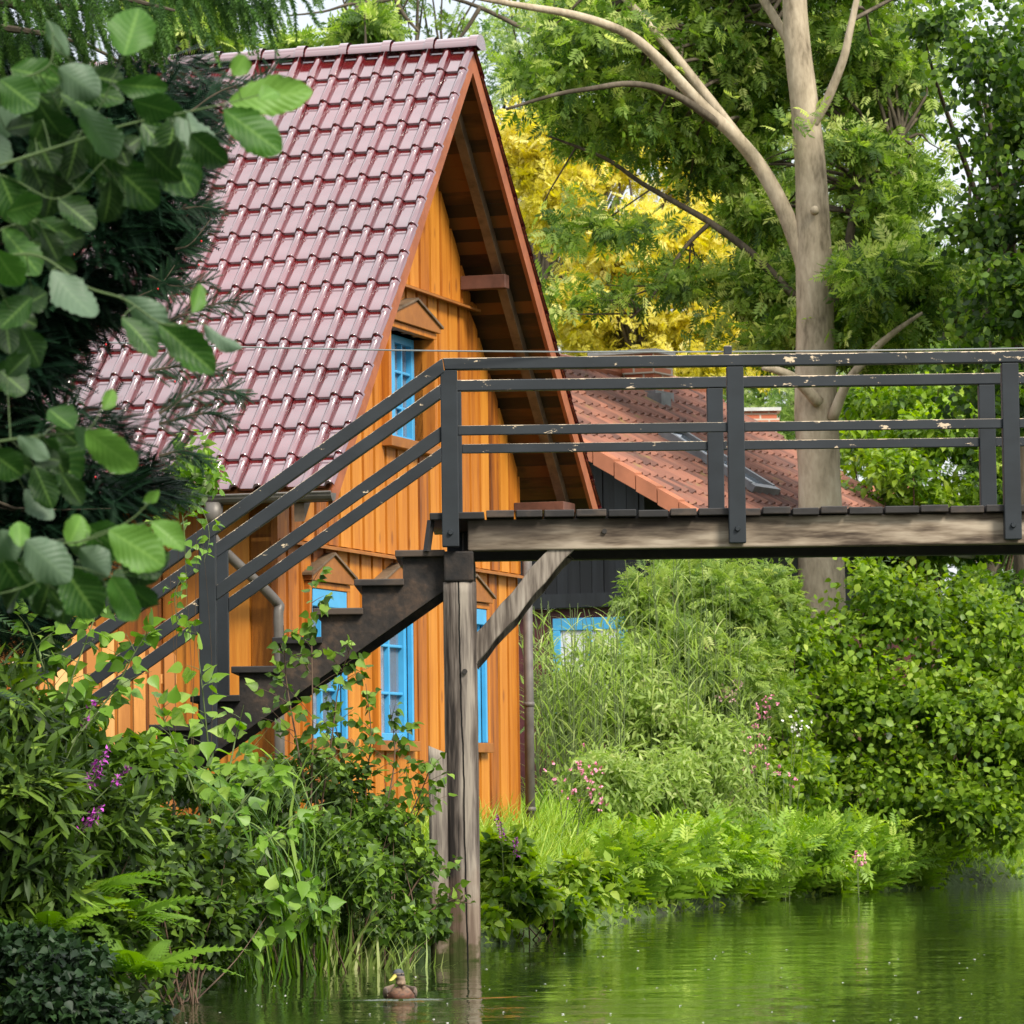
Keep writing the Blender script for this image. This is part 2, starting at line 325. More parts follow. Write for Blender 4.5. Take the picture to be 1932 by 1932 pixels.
# alder leaf with pale side veins
m, t, b, o = newmat('alder_leaf'); uvn = t.nodes.new('ShaderNodeAttribute'); uvn.attribute_name = 'vein'
r = ramp(t, L((.005, .020, .003), (.014, .052, .006), (.040, .120, .012), (.15, .29, .045))); t.links.new(attr(t), r.inputs['Fac'])
c1 = mixc(t, mathn(t, 'MULTIPLY', uvn.outputs['Fac'], .5), r.outputs['Color'], (.22, .38, .08))
g = t.nodes.new('ShaderNodeNewGeometry')
c2 = mixc(t, g.outputs['Backfacing'], c1, mixc(t, mathn(t, 'MULTIPLY', uvn.outputs['Fac'], .4), (.10, .155, .095), (.18, .26, .15)))
t.links.new(c2, b.inputs['Base Color']); b.inputs['Roughness'].default_value = .5; b.inputs['Specular IOR Level'].default_value = .3
tr = t.nodes.new('ShaderNodeBsdfTranslucent'); mm = t.nodes.new('ShaderNodeMixShader'); mm.inputs[0].default_value = .26
hs = t.nodes.new('ShaderNodeHueSaturation'); hs.inputs['Value'].default_value = 1.5; t.links.new(r.outputs['Color'], hs.inputs['Color']); t.links.new(hs.outputs[0], tr.inputs['Color'])
t.links.new(b.outputs[0], mm.inputs[1]); t.links.new(tr.outputs[0], mm.inputs[2]); t.links.new(mm.outputs[0], o.inputs[0]); M['l_alder'] = m

# ------------------------------------------------------------------ leaf templates (axis along +Y, face up +Z, length 1)
def t_leaf(wd=.6, fold=.12, droop=.15, tip=.12):
    V = [(0,0,0), (-wd*.42,.3,fold*.8), (0,.3,.02), (wd*.42,.3,fold*.8), (-wd*.38,.62,fold*.6-droop*.4), (0,.62,-droop*.35), (wd*.38,.62,fold*.6-droop*.4), (0,1,-droop)]
    return np.array(V, float), [(0,2,1),(0,3,2),(1,2,5,4),(2,3,6,5),(4,5,7),(5,6,7)]
def t_diamond(wd=.5, droop=.1):
    return np.array([(0,0,0),(wd/2,.45,.03),(0,1,-droop),(-wd/2,.45,.03)], float), [(0,1,2,3)]
def t_heart(wd=.8):
    V = [(0, 0, 0)]; rows = [(.05, .30), (.20, .50), (.42, .44), (.66, .24), (.84, .10)]
    for t_, w_ in rows: z = -.16 * t_ * t_; V += [(-w_*wd, t_, z + .07), (0, t_, z), (w_*wd, t_, z + .07)]
    V.append((0, 1, -.18)); Fs = [(0, 2, 1), (0, 3, 2)]
    for i in range(len(rows) - 1): a = 1 + 3*i; Fs += [(a, a+1, a+4, a+3), (a+1, a+2, a+5, a+4)]
    a = 1 + 3*(len(rows)-1); n_ = len(V) - 1; Fs += [(a, a+1, n_), (a+1, a+2, n_)]
    return np.array(V, float), Fs
def merge(parts):
    V = []; Fs = []; k = 0
    for v, f in parts:
        V.append(v); Fs += [tuple(i + k for i in q) for q in f]; k += len(v)
    return np.vstack(V), Fs
def place(tv, pos, d, n, s):
    y = nrm(d); z = nrm(np.array(n) - (np.array(n) @ y) * y); x = np.cross(y, z)
    return np.array(pos) + s * (tv[:, :1] * x + tv[:, 1:2] * y + tv[:, 2:3] * z)
def t_pinnate(pairs=4, wd=.36, ll=.42):
    P = [(np.array([(-.006,0,0),(.006,0,0),(.004,.8,-.1),(-.004,.8,-.1)]), [(0,1,2,3)])]
    dv, df = t_diamond(wd, .12)
    for i in range(pairs):
        y = .2 + .62 * i / pairs
        for sg in (-1, 1):
            P.append((place(dv, (0, y, -.15*y*y), (sg*.9, .55, -.18), (0, 0, 1), ll * (1 - .2*i/pairs)), df))
    P.append((place(dv, (0, .8, -.1), (0, 1, -.3), (0, 0, 1), ll), df)); return merge(P)
def t_needles(n=14, nl=.16, flat=True, thick=.02, rad=False):
    P = [(np.array([(-.008,0,0),(.008,0,0),(.003,1,-.12),(-.003,1,-.12)]), [(0,1,2,3)])]
    for i in range(n):
        y = .04 + .94 * i / n; l = nl * (1 - .45 * y)
        for sg in (-1, 1):
            a = math.pi * .5 * (0 if not rad else random.uniform(-1, 1))
            d = np.array([sg * math.cos(a), .75, math.sin(a) * (1 if rad else 0) + .08]); d = d / np.linalg.norm(d)
            p = np.array([0, y, -.12 * y * y]); q = p + d * l; tw = np.array([0, thick, 0])
            P.append((np.array([p - tw, p + tw, q]), [(0, 1, 2)]))
    return merge(P)
def t_frond(pairs=13, curl=.45, wd=.28, pin=6):
    P = []; yy = np.linspace(0, 1, 8); zz = lambda y: .35*y - curl*y*y*1.3
    for a, b_ in zip(yy[:-1], yy[1:]):
        P.append((np.array([(-.007,a,zz(a)),(.007,a,zz(a)),(.006,b_,zz(b_)),(-.006,b_,zz(b_))]), [(0,1,2,3)]))
    for i in range(pairs):
        y = .14 + .84 * i / pairs; l = wd * math.sin(math.pi * min(1, (.12 + .88 * (1 - (y-.1)**1.4)) ) ** .8 * .5) * (1.05 - y*.6)
        l = wd * max(.05, (1 - y) ** .75) * min(1, .55 + y * 3)
        for sg in (-1, 1):
            base = np.array([0, y, zz(y)]); d = np.array([sg, .38, -.22]); d /= np.linalg.norm(d)
            w0 = .023 + .010*(1-y)
            V = [base + np.array([0, -w0*.5, 0])]; Fs = []
            # toothed pinna
            pts_a = [base + d*l*k/pin for k in range(pin+1)]
            V = []; 
            for k in range(pin+1):
                tw = w0 * (1 - k/pin) ** .6 + .002
                V += [pts_a[k] + np.array([0, -tw, 0]), pts_a[k], pts_a[k] + np.array([0, tw, 0])]
            for k in range(pin):
                e = np.array([0, 0, 0])
                V += [(V[3*k] + V[3*k+3]) / 2 + d*l/pin*.35 + np.array([0, -w0*.55*(1-k/pin), 0]), (V[3*k+2] + V[3*k+5]) / 2 + d*l/pin*.35 + np.array([0, w0*.55*(1-k/pin), 0])]
                j = 3*(pin+1) + 2*k
                Fs += [(3*k, 3*k+1, j), (3*k+1, 3*k+2, j+1), (3*k+1, 3*k+4, j), (3*k+1, j+1, 3*k+4)]
            P.append((np.array(V), Fs))
    return merge(P)
def t_blade(seg=5, wd=.03, bend=.6):
    V = []; Fs = []
    for i in range(seg + 1):
        t_ = i / seg; w_ = wd * (1 - t_ ** 2.2) * .5 + .0005; y = t_ * (1 - .25*bend*t_*t_); z = -bend * .55 * t_ ** 2.4
        V += [(-w_, y, z + .15*w_), (w_, y, z + .15*w_)]
    return np.array(V), [(2*i, 2*i+1, 2*i+3, 2*i+2) for i in range(seg)]
T = dict(leaf=t_leaf(), slim=t_leaf(.3, .06, .25), dia=t_diamond(), heart=t_heart(), pinn=t_pinnate(), yew=t_needles(17, .17, thick=.022), spruce=t_needles(34, .27, thick=.02, rad=True),
         frond=t_frond(), frond2=t_frond(9, .5, .34, 3), blade=t_blade(), strap=t_blade(7, .035, .9), round=t_leaf(.85, .08, .1), willow=t_leaf(.22, .04, .2))

def scatter(tmpl, pos, D, N, sc, tint):
    tv, tf = tmpl; pos = np.asarray(pos, float); m = len(pos)
    y = nrm(D); z = nrm(N - (N * y).sum(1, keepdims=True) * y); x = np.cross(y, z)
    sc = np.broadcast_to(np.asarray(sc, float), (m,))
    V = pos[:, None, :] + sc[:, None, None] * (tv[None, :, 0:1] * x[:, None, :] + tv[None, :, 1:2] * y[:, None, :] + tv[None, :, 2:3] * z[:, None, :])
    cnt0 = np.array([len(f) for f in tf]); flat0 = np.concatenate([np.array(f) for f in tf])
    flat = (flat0[None, :] + (np.arange(m) * len(tv))[:, None]).ravel(); cnt = np.tile(cnt0, m)
    return V.reshape(-1, 3), flat, cnt, np.repeat(np.clip(tint, 0, 1), len(tv))
def joinsc(L_):
    V = []; fl = []; cn = []; ti = []; k = 0
    for v, f, c, t_ in L_:
        V.append(v); fl.append(f + k); cn.append(c); ti.append(t_); k += len(v)
    return np.vstack(V), (np.concatenate(fl), np.concatenate(cn)), np.concatenate(ti)
def mkleaves(name, L_, mat, parent):
    V, Fs, ti = joinsc(L_); return make(name, V, Fs, mat, parent, ti)

_ph = rng.uniform(0, 6.28, (3, 14)); _dr = nrm(rng.normal(size=(3, 14, 3)))
def nz3(P, f, k=0):
    """smooth clumping value about 0, range about -1..1"""
    s_ = np.zeros(len(P)); k = k % 3
    for i in range(14):
        fr = f * (1 + .22 * i); s_ += np.sin((P @ _dr[k, i]) * fr * 3 + _ph[k, i]) / (1 + .15 * i)
    return s_ / 3.2
def cloud(blobs, n, f=.9, thr=-.1, shell=2.4, k=0):
    """points through a union of ellipsoids, clumped: returns pos, outward, light value"""
    blobs = np.array(blobs, float); vol = blobs[:, 3] * blobs[:, 4] * blobs[:, 5]; pr = (vol ** .8) / (vol ** .8).sum()
    out_p = []; out_n = []; got = 0
    while got < n:
        m = n; b_ = blobs[rng.choice(len(blobs), m, p=pr)]
        d = nrm(rng.normal(size=(m, 3))); r = rng.random(m) ** (1 / shell) if shell > 0 else np.minimum(np.abs(rng.normal(size=m)) ** .55 * .78, 1.7)
        p = b_[:, :3] + d * r[:, None] * b_[:, 3:6]
        v = nz3(p, f, k) + .5 * nz3(p, f * 2.7, k + 1)
        keep = v + rng.normal(size=m) * .12 > thr
        out_p.append(p[keep]); out_n.append(d[keep]); got += keep.sum()
    P = np.vstack(out_p)[:n]; N = np.vstack(out_n)[:n]; return P, N
def leafdirs(N, droop=.3, spread=.8):
    m = len(N); D = nrm(N * .6 + rng.normal(size=(m, 3)) * spread + np.array([0, 0, -droop])); NN = nrm(np.array([0, 0, 1.]) + rng.normal(size=(m, 3)) * .55 + N * .35); return D, NN
def blobpx(u, v, d, ru, rv, rd):
    p = W(u, v, d); s_ = d / F; return (p[0], p[1], p[2], ru * s_, rd, rv * s_)

# ------------------------------------------------------------------ terrain and water
BANK = np.array([(-3.2,-60),(-3.6,-5),(-3.3,10),(-3.1,16),(-2.75,19.5),(-2.0,21.4),(-1.8,26.8),(-1.45,28.6),(-1.1,30.6),(-.45,31.7),(-.1,33.0),(.58,35.9),(1.55,41.5),(2.7,46.0),(4.6,49.6),(7.5,52.5),(14,56),(60,66),(500,150)], float)
def bank_sd(X, Y):
    """signed distance to the bank line, positive on land"""
    P = np.stack([X, Y], -1); best = np.full(X.shape, 1e9); sg = np.ones(X.shape)
    for a, b_ in zip(BANK[:-1], BANK[1:]):
        ab = b_ - a; t_ = np.clip(((P - a) @ ab) / (ab @ ab), 0, 1); q = a + t_[..., None] * ab
        d = np.linalg.norm(P - q, axis=-1); cr = ab[0] * (P[..., 1] - a[1]) - ab[1] * (P[..., 0] - a[0])
        m = d < best; best = np.where(m, d, best); sg = np.where(m, np.sign(cr), sg)
    return best * sg
def gh(X, Y):
    X = np.asarray(X, float); Y = np.asarray(Y, float); s_ = bank_sd(X, Y)
    t_ = np.clip(s_ / 1.3, -1, 1)
    h = np.where(t_ > 0, .72 * (t_ ** .7), .9 * t_)
    h = h + np.where(s_ > 0, .05 * np.sin(X * 2.1 + Y) * np.cos(Y * 1.3 - X), 0) * np.clip(s_, 0, 1)
    return h
def axis(a, fine, b_): return np.unique(np.concatenate([a, fine, b_]))
gx = axis(np.linspace(-500, -40, 14), np.arange(-12, 12, .22), np.linspace(-40, 500, 40))
gx = np.unique(np.concatenate([gx, np.arange(-40, 40, 2.)]))
gy = np.unique(np.concatenate([np.linspace(-300, 0, 10), np.arange(-5, 15, 1.), np.arange(15, 60, .3), np.arange(60, 140, 3.), np.linspace(140, 1500, 16)]))
GX, GY = np.meshgrid(gx, gy); Z = gh(GX, GY)
def grid_faces(nx, ny):
    i = np.arange((ny - 1) * (nx - 1)); r_, c_ = i // (nx - 1), i % (nx - 1); a = r_ * nx + c_
    return (np.stack([a, a + 1, a + nx + 1, a + nx], 1).ravel(), np.full(len(a), 4))
m, t, b, o = newmat('earth_and_turf'); n = noise(t, 1.2, detail=7); n2 = noise(t, 14, detail=4)
r = ramp(t, [(.35, (.025, .030, .012)), (.5, (.05, .085, .018)), (.65, (.08, .14, .02))]); t.links.new(n.outputs['Fac'], r.inputs['Fac'])
t.links.new(r.outputs['Color'], b.inputs['Base Color']); b.inputs['Roughness'].default_value = .95; bump(t, b, n2.outputs['Fac'], .8, .05); M['earth'] = m
gnd = make('ground', np.stack([GX, GY, Z], -1).reshape(-1, 3), grid_faces(len(gx), len(gy)), M['earth'], smooth=True); tag(gnd, kind='structure')

DUCK = W(756, 1884, 1.1 * F / 381.0); DUCK[2] = 0
wx = np.unique(np.concatenate([[-500, -100, -30], np.arange(-6, 10, .4), np.arange(DUCK[0]-.75, DUCK[0]+.75, .012), [15, 40, 100, 500]]))
wy = np.unique(np.concatenate([[-300, -50, 0, 10], np.arange(14, 70, .5), np.arange(DUCK[1]-.35, DUCK[1]+.9, .02), [80, 120, 250, 500]]))
WX, WY = np.meshgrid(wx, wy); dx = np.abs(WX - DUCK[0]); dy = WY - DUCK[1]
arm = dy - (dx - .12) * .55 + .08                     # V of the bow wave opening away behind the duck
fall = np.exp(-np.clip(dx - .1, 0, None) * 4.2)
WZ = .014 * np.exp(-(arm / .035) ** 2) * fall + .006 * np.exp(-((arm + .10) / .03) ** 2) * fall - .008 * np.exp(-((arm + .05) / .03) ** 2) * fall
WZ = np.where((dx < .72) & (dy > -.34) & (dy < .85), WZ, 0)
m, t, b, o = newmat('river_water')
b.inputs['Base Color'].default_value = (.022, .038, .009, 1); b.inputs['Roughness'].default_value = .03; b.inputs['IOR'].default_value = 1.333; b.inputs['Specular IOR Level'].default_value = .5
na = noise(t, 1.0, detail=3, sc3=(1.9, 1.5, 1), coord='Pos'); nb = noise(t, 1.0, detail=2, sc3=(.45, .5, 1), coord='Pos'); nc_ = noise(t, 1.0, detail=4, rough=.7, sc3=(5, 2.6, 1), coord='Pos')
nm = noise(t, .28, detail=2, sc3=(1, .6, 1), coord='Pos'); kr = ramp(t, [(.50, (.12,)*3), (.66, (1, 1, 1))]); t.links.new(nm.outputs['Fac'], kr.inputs['Fac'])
h = mathn(t, 'ADD', mathn(t, 'MULTIPLY', na.outputs['Fac'], .020), mathn(t, 'MULTIPLY', nb.outputs['Fac'], .032))
h = mathn(t, 'ADD', h, mathn(t, 'MULTIPLY', mathn(t, 'MULTIPLY', nc_.outputs['Fac'], kr.outputs['Color']), .020))
bump(t, b, h, 1.0, .42)
M['water'] = m
wat = make('water', np.stack([WX, WY, WZ], -1).reshape(-1, 3), grid_faces(len(wx), len(wy)), M['water'], smooth=True); tag(wat, kind='structure')

# ------------------------------------------------------------------ orange boathouse
HA = math.atan(2484.0 / F); hx = np.array([math.cos(HA), -math.sin(HA), 0]); hy = np.array([math.sin(HA), math.cos(HA), 0])
H0 = W(524, 1500, 33.7); H0[2] = 0
def HL(p): return H0 + p[0] * hx + p[1] * hy + np.array([0, 0, p[2]])
GW = 6.5; RZ = 7.36; EY = -.49; EZ = 3.42; XO = .66; XL = -8.5; ZG = .62
SL = math.hypot(GW/2 - EY, RZ - EZ); TP = (RZ - EZ) / (GW/2 - EY)
house = thing('wooden_house', HL((0, 0, ZG)), 'bright orange board clad house with steep glossy dark red tile roof', 'house')
EZR = 3.70; TPR = (RZ - EZR) / (GW/2 - EY); SLR = math.hypot(GW/2 - EY, RZ - EZR)
def roofz(y): return RZ - (GW/2 - y) * TP if y < GW/2 else RZ - (y - GW/2) * TPR
SOF = .20                                              # soffit below the tile plane (vertical)
wins = [dict(y0=2.6, y1=3.78, z0=4.07, z1=4.98), dict(y0=.72, y1=1.58, z0=1.56, z1=2.74), dict(y0=2.40, y1=3.30, z0=1.56, z1=2.74), dict(y0=4.5, y1=5.40, z0=1.56, z1=2.74)]
# gable wall: one strip for every board and gap, cut out at the windows
mb = MB(); y = 0.0; k = 0; cuts = sorted({q for w_ in wins for q in (w_['y0'], w_['y1'])}); rr = random.Random(3)
strips = []
while y < GW - 1e-6:
    wd = .235 if k % 2 == 0 else .06
    y2 = min(GW, y + wd); tt = rr.random(); ys = [y] + [c_ for c_ in cuts if y < c_ < y2] + [y2]
    for a, b_ in zip(ys[:-1], ys[1:]): strips.append((a, b_, k % 2 == 0, tt))
    y = y2; k += 1
for a, b_, proud, tt in strips:
    segs = [(ZG - .3, 3.07, 0.0), (3.10, 5.36, .03), (5.39, 9, .06)]
    for z0, z1, base in segs:
        xo = base + (.0 if proud else -.042)
        holes = [(w_['z0'], w_['z1']) for w_ in wins if w_['y0'] - 1e-6 <= a and b_ <= w_['y1'] + 1e-6]
        iv = [(z0, z1)]
        for h0, h1 in holes:
            nv = []
            for q0, q1 in iv:
                if h1 <= q0 or h0 >= q1: nv.append((q0, q1)); continue
                if q0 < h0: nv.append((q0, h0))
                if q1 > h1: nv.append((h1, q1))
            iv = nv
        for q0, q1 in iv:
            ta, tb = min(q1, roofz(a) - SOF), min(q1, roofz(b_) - SOF)
            if ta <= q0 + .01 and tb <= q0 + .01: continue
            ta, tb = max(ta, q0), max(tb, q0)
            mb.add([(xo, a, q0), (xo, b_, q0), (xo, b_, tb), (xo, a, ta), (-.2, a, q0), (-.2, b_, q0), (-.2, b_, tb), (-.2, a, ta)],
                   [(0,1,2,3),(7,6,5,4),(0,4,5,1),(1,5,6,2),(2,6,7,3),(3,7,4,0)], tt)
mb.xf(HL).build('wall', M['wall'], house, label='gable wall of vertical orange boards')
mb = MB(); x = -.02; rr = random.Random(5); k = 0
while x > XL:
    wd = .15 + rr.random() * .05; mb.box((x - wd, -.0 - (.026 if k % 2 else 0), ZG - .3), (x - .006, .12, roofz(0) - SOF + .02), rr.random()); x -= wd; k += 1
mb.box((-.018, -.045, ZG - .3), (.035, .10, roofz(0) - SOF), .3)
mb.xf(HL).build('wall', M['wall'], house, label='long side wall of wide orange boards under the eave')
mb = MB(); mb.box((XL, GW - .12, ZG - .3), (-.2, GW, roofz(GW) - SOF)); mb.prism([(0.12, ZG - .3), (GW - .12, ZG - .3), (GW - .12, roofz(GW) - SOF - .1), (GW/2, RZ - SOF - .2), (0.12, roofz(0) - SOF - .1)], 0, XL, XL + .12)
mb.xf(HL).build('wall', M['wall'], house, label='rear walls')
mb = MB()
mb.add([(.0, 0, 3.07), (.0, GW, 3.07), (.0, GW, 3.10), (.0, 0, 3.10), (.085, 0, 3.055), (.085, GW, 3.055), (.085, GW, 3.075), (.085, 0, 3.075)], [(4,5,6,7),(0,4,7,3),(3,7,6,2),(2,6,5,1),(1,5,4,0)])
ya = GW/2 - (RZ - SOF - 5.38) / TP; yb = GW/2 + (RZ - SOF - 5.38) / TPR
mb.add([(.03, ya, 5.36), (.03, yb, 5.36), (.03, yb, 5.39), (.03, ya, 5.39), (.12, ya, 5.345), (.12, yb, 5.345), (.12, yb, 5.365), (.12, ya, 5.365)], [(4,5,6,7),(0,4,7,3),(3,7,6,2),(2,6,5,1),(1,5,4,0)])
mb.xf(HL).build('drip_ledge', M['trim'], house)
# windows
def window(w_, upper):
    y0, y1, z0, z1 = w_['y0'], w_['y1'], w_['z0'], w_['z1']; zo = .03 if upper else 0; g = .06; ro = zo + (.07 if upper else .045); ri = -.13 if upper else -.055
    mb = MB()                                         # deep timber surround
    mb.box((ri, y0 - g, z0), (ro, y0, z1)); mb.box((ri, y1, z0), (ro, y1 + g, z1)); mb.box((ri, y0 - g, z1), (ro, y1 + g, z1 + .05)); 
    sr = mb.xf(HL).build('window', M['wall'] if upper else M['wall'], house, bevel=.004)
    mb = MB(); mb.box((ri, y0 - g - .01, z0 - .085), (ro + .02, y1 + g + .01, z0)); mb.xf(HL).build('sill', M['trim'], sr, bevel=.005)
    ym = (y0 + y1) / 2
    mb = MB(); mb.prism([(y0 - .08, z1 + .055), (y1 + .08, z1 + .055), (y1 + .08, z1 + .11), (ym, z1 + .27), (y0 - .08, z1 + .11)], 0, zo - .03, ro + .03)
    mb.xf(HL).build('hood', M['trim'], sr, bevel=.004)
    mb = MB()
    for s_ in (-1, 1):
        e = ym + s_ * ((y1 - y0)/2 + .11)
        mb.add([(zo-.03, ym, z1+.275), (ro+.05, ym, z1+.275), (ro+.05, e, z1+.095), (zo-.03, e, z1+.095), (zo-.03, ym, z1+.295), (ro+.05, ym, z1+.295), (ro+.05, e, z1+.115), (zo-.03, e, z1+.115)], [(0,1,2,3),(4,5,6,7),(1,2,6,5),(2,3,7,6),(0,3,7,4)])
    mb.xf(HL).build('hood_cap', M['rafter'], sr)
    mb = MB(); q = .065; xf, xb = ri + .045, ri - .03; xf = min(xf, ro - .012)    # blue casement pair
    fr = [(y0, ym), (ym, y1)] if upper else [(y0, y1 - .05)]
    for a, b_ in fr:
        mb.box((xb, a, z0), (xf, a + q, z1)); mb.box((xb, b_ - q, z0), (xf, b_, z1)); mb.box((xb, a + q, z0), (xf, b_ - q, z0 + q)); mb.box((xb, a + q, z1 - q), (xf, b_ - q, z1))
        mb.box((xb + .01, (a+b_)/2 - .012, z0 + q), (xf - .012, (a+b_)/2 + .012, z1 - q))
        for f_ in (1/3, 2/3): mb.box((xb + .013, a + q, z0 + (z1-z0)*f_ - .012), (xf - .015, b_ - q, z0 + (z1-z0)*f_ + .012))
    if not upper:
        mb.box((xf + .002, y1 - .045, z0 + .002), (ro - .008, y1 - .003, z1 - .002)); mb.box((xf + .002, y0 + .003, z0 + .002), (ro - .008, y0 + .03, z1 - .002)); mb.box((xf + .002, y0 + .035, z1 - .14), (ro - .008, y1 - .05, z1 - .002))
    fo = mb.xf(HL).build('frame', M['blue'], sr, bevel=.006)
    mb = MB(); [mb.box((xb + .018, a + q, z0 + q), (xb + .022, b_ - q, z1 - q)) for a, b_ in fr]; mb.xf(HL).build('pane', M['glass'], sr)
    mb = MB(); n_ = 60; V = []; Fs = []
    for i in range(n_ + 1):
        yy = y0 + (y1 - y0) * i / n_; xx = ri - .12 + .015 * math.sin(i * 1.3); V += [(xx, yy, z0), (xx, yy, z1)]
    mb.add(V, [(2*i, 2*i+2, 2*i+3, 2*i+1) for i in range(n_)]); mb.xf(HL).build('curtain', M['curtain'], sr)
for i, w_ in enumerate(wins): window(w_, i == 0)

# tiled roofs ---------------------------------------------------------------------------------
def tile_template(tw, ex, kind):
    """x across (0..tw), y up the slope from the lower edge, z off the roof"""
    if kind == 'glazed':
        pr = [(0, .004), (.045, .010), (.06, .0), (.56, .0), (.60, .012), (.64, .030), (.72, .046), (.80, .051), (.88, .046), (.96, .030), (1.0, .004)]
    else:
        pr = [(0, .0), (.1, -.002), (.3, .0), (.5, .002), (.62, .012), (.72, .028), (.82, .032), (.92, .022), (1, .004)]
    n_ = len(pr); rows = [(0.0, .034, 0), (.035, .035, 0), (.80, .012, 0), (.83, .020 if kind == 'glazed' else .011, 1), (1.12, .006, 1)]
    V = []; Fs = []
    for r_, (y_, z_, s_) in enumerate(rows):
        for px_, pz in pr:
            h = pz * (.93 if r_ == 0 else 1)
            V.append((px_ * tw, y_ * ex, z_ * (ex/.34) + h * (tw/.19)))
    k = len(V)
    for px_, pz in pr: V.append((px_ * tw, .004, pz * (tw/.19) * .93 + .006))     # lower lip
    for r_ in range(len(rows) - 1):
        for i in range(n_ - 1): a = r_*n_ + i; Fs.append((a, a+1, a+n_+1, a+n_))
    for i in range(n_ - 1): Fs.append((k+i, k+i+1, i+1, i))
    return np.array(V, float), Fs
def tile_roof(name, A, U, Dn, length, slope, tw, nrows, kind, mat, parent, seed=1):
    """A ridge-side corner, U along the ridge, Dn down the slope (unit)"""
    U = nrm(U); Dn = nrm(Dn); N = np.cross(U, -Dn); N = N if N[2] > 0 else -N
    ex = slope / nrows; nc = int(round(length / tw)); tw = length / nc; tv, tf = tile_template(tw, ex, kind)
    r_ = np.random.default_rng(seed); rr_, cc = np.meshgrid(np.arange(nrows), np.arange(nc), indexing='ij'); rr_ = rr_.ravel(); cc = cc.ravel(); m_ = len(rr_)
    pos = A + U * (cc * tw)[:, None] + Dn * ((rr_ + 1) * ex)[:, None] + N * (r_.normal(size=m_) * .0012)[:, None]
    up = nrm(-Dn + N * (r_.normal(size=m_) * .004)[:, None] + U * (r_.normal(size=m_) * .003)[:, None])
    # scatter's x is y cross z: flip so x runs along U
    V, fl, cn, ti = scatter((tv, tf), pos, up, np.tile(N, (m_, 1)) + U * (r_.normal(size=m_) * .006)[:, None], 1.0, r_.random(m_))
    return make(name, V, (fl, cn), mat, parent, ti, smooth=False)
ridgeL = HL((XL, GW/2, RZ)); ridgeR = HL((XO, GW/2, RZ))
dn1 = nrm(HL((0, EY, EZ)) - HL((0, GW/2, RZ))); dn2 = nrm(HL((0, GW - EY, EZR)) - HL((0, GW/2, RZ)))
def smoothish(o, ang=35):
    me = o.data; me.polygons.foreach_set('use_smooth', np.ones(len(me.polygons), bool)); 
    try: me.set_sharp_from_angle(angle=math.radians(ang))
    except Exception: pass
NR = 16
r1 = tile_roof('roof_tiles', ridgeL, hx, dn1, XO - XL, SL, .192, NR, 'glazed', M['glaze'], house, 1); smoothish(r1)
r2 = tile_roof('roof_tiles', ridgeR, -hx, dn2, XO - XL, SLR, .192, NR, 'glazed', M['glaze'], house, 2); smoothish(r2)
# ridge caps
mb = MB(); cl = .385; n_ = int((XO + .04 - XL) / cl); L_ = []
for i in range(n_):
    x1 = XO + .05 - i * cl; 
    for (xa, xb, ra, rb) in ((x1, x1 - .075, .135, .135), (x1 - .075, x1 - .08, .135, .118), (x1 - .08, x1 - cl + .0, .118, .112)):
        V = []; K = 9
        for q, rad in ((xa, ra), (xb, rb)):
            for j in range(K):
                th = math.radians(-12 + 204 * j / (K-1)); V.append((q, GW/2 - math.cos(th) * rad * .98, RZ - .012 + max(-.045, math.sin(th)) * rad * .82 + .02))
        mb.add(V, [(j, j+1, K+j+1, K+j) for j in range(K-1)])
V = [(XO + .051, GW/2, RZ - .02)]; K = 9
for j in range(K):
    th = math.radians(-12 + 204 * j / (K-1)); V.append((XO + .051, GW/2 - math.cos(th) * .132, RZ - .012 + max(-.045, math.sin(th)) * .11 + .02))
mb.add(V, [(0, j+2, j+1) for j in range(K-1)])
rc = mb.xf(HL).build('ridge_tiles', M['glaze'], house); smoothish(rc, 40)
# soffit boards (laid along the ridge direction), rafters, barge boards, purlin ends
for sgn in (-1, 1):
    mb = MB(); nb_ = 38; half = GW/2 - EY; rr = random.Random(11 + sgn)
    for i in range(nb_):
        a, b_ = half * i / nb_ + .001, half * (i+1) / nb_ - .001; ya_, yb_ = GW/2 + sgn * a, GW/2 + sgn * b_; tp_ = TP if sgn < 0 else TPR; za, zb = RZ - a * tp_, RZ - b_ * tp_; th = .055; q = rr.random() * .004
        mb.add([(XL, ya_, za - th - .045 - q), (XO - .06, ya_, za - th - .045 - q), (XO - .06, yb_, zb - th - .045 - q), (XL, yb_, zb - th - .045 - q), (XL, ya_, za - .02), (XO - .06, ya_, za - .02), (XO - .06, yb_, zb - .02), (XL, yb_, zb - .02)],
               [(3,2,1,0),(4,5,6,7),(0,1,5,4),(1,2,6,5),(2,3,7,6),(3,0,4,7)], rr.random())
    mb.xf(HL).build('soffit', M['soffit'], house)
    for nm_, xa, xb, dz0, dz1, mt in (('rafter', .33, .41, .105, .24, 'rafter'), ('barge_board', XO - .058, XO - .025, .012, .20, 'barge'), ('barge_board', XO - .022, XO + .0, .0, .085, 'glaze')):
        if mt == 'glaze': continue
        mb = MB(); e = EY if sgn < 0 else GW - EY; ez_ = EZ if sgn < 0 else EZR
        mb.prism([(GW/2, RZ - dz1), (GW/2, RZ - dz0), (e, ez_ - dz0), (e, ez_ - dz1)], 0, xa, xb)
        mb.xf(HL).build(nm_, M[mt], house)
mb = MB()
for (yy, zz) in ((GW - 1.36, 5.30), (.62, 4.0), (GW - .05, 3.45), (1.36, 5.30), (GW/2, RZ - .42)):
    mb.box((-.1, yy - .07, zz - .1), (.50, yy + .07, zz + .08))
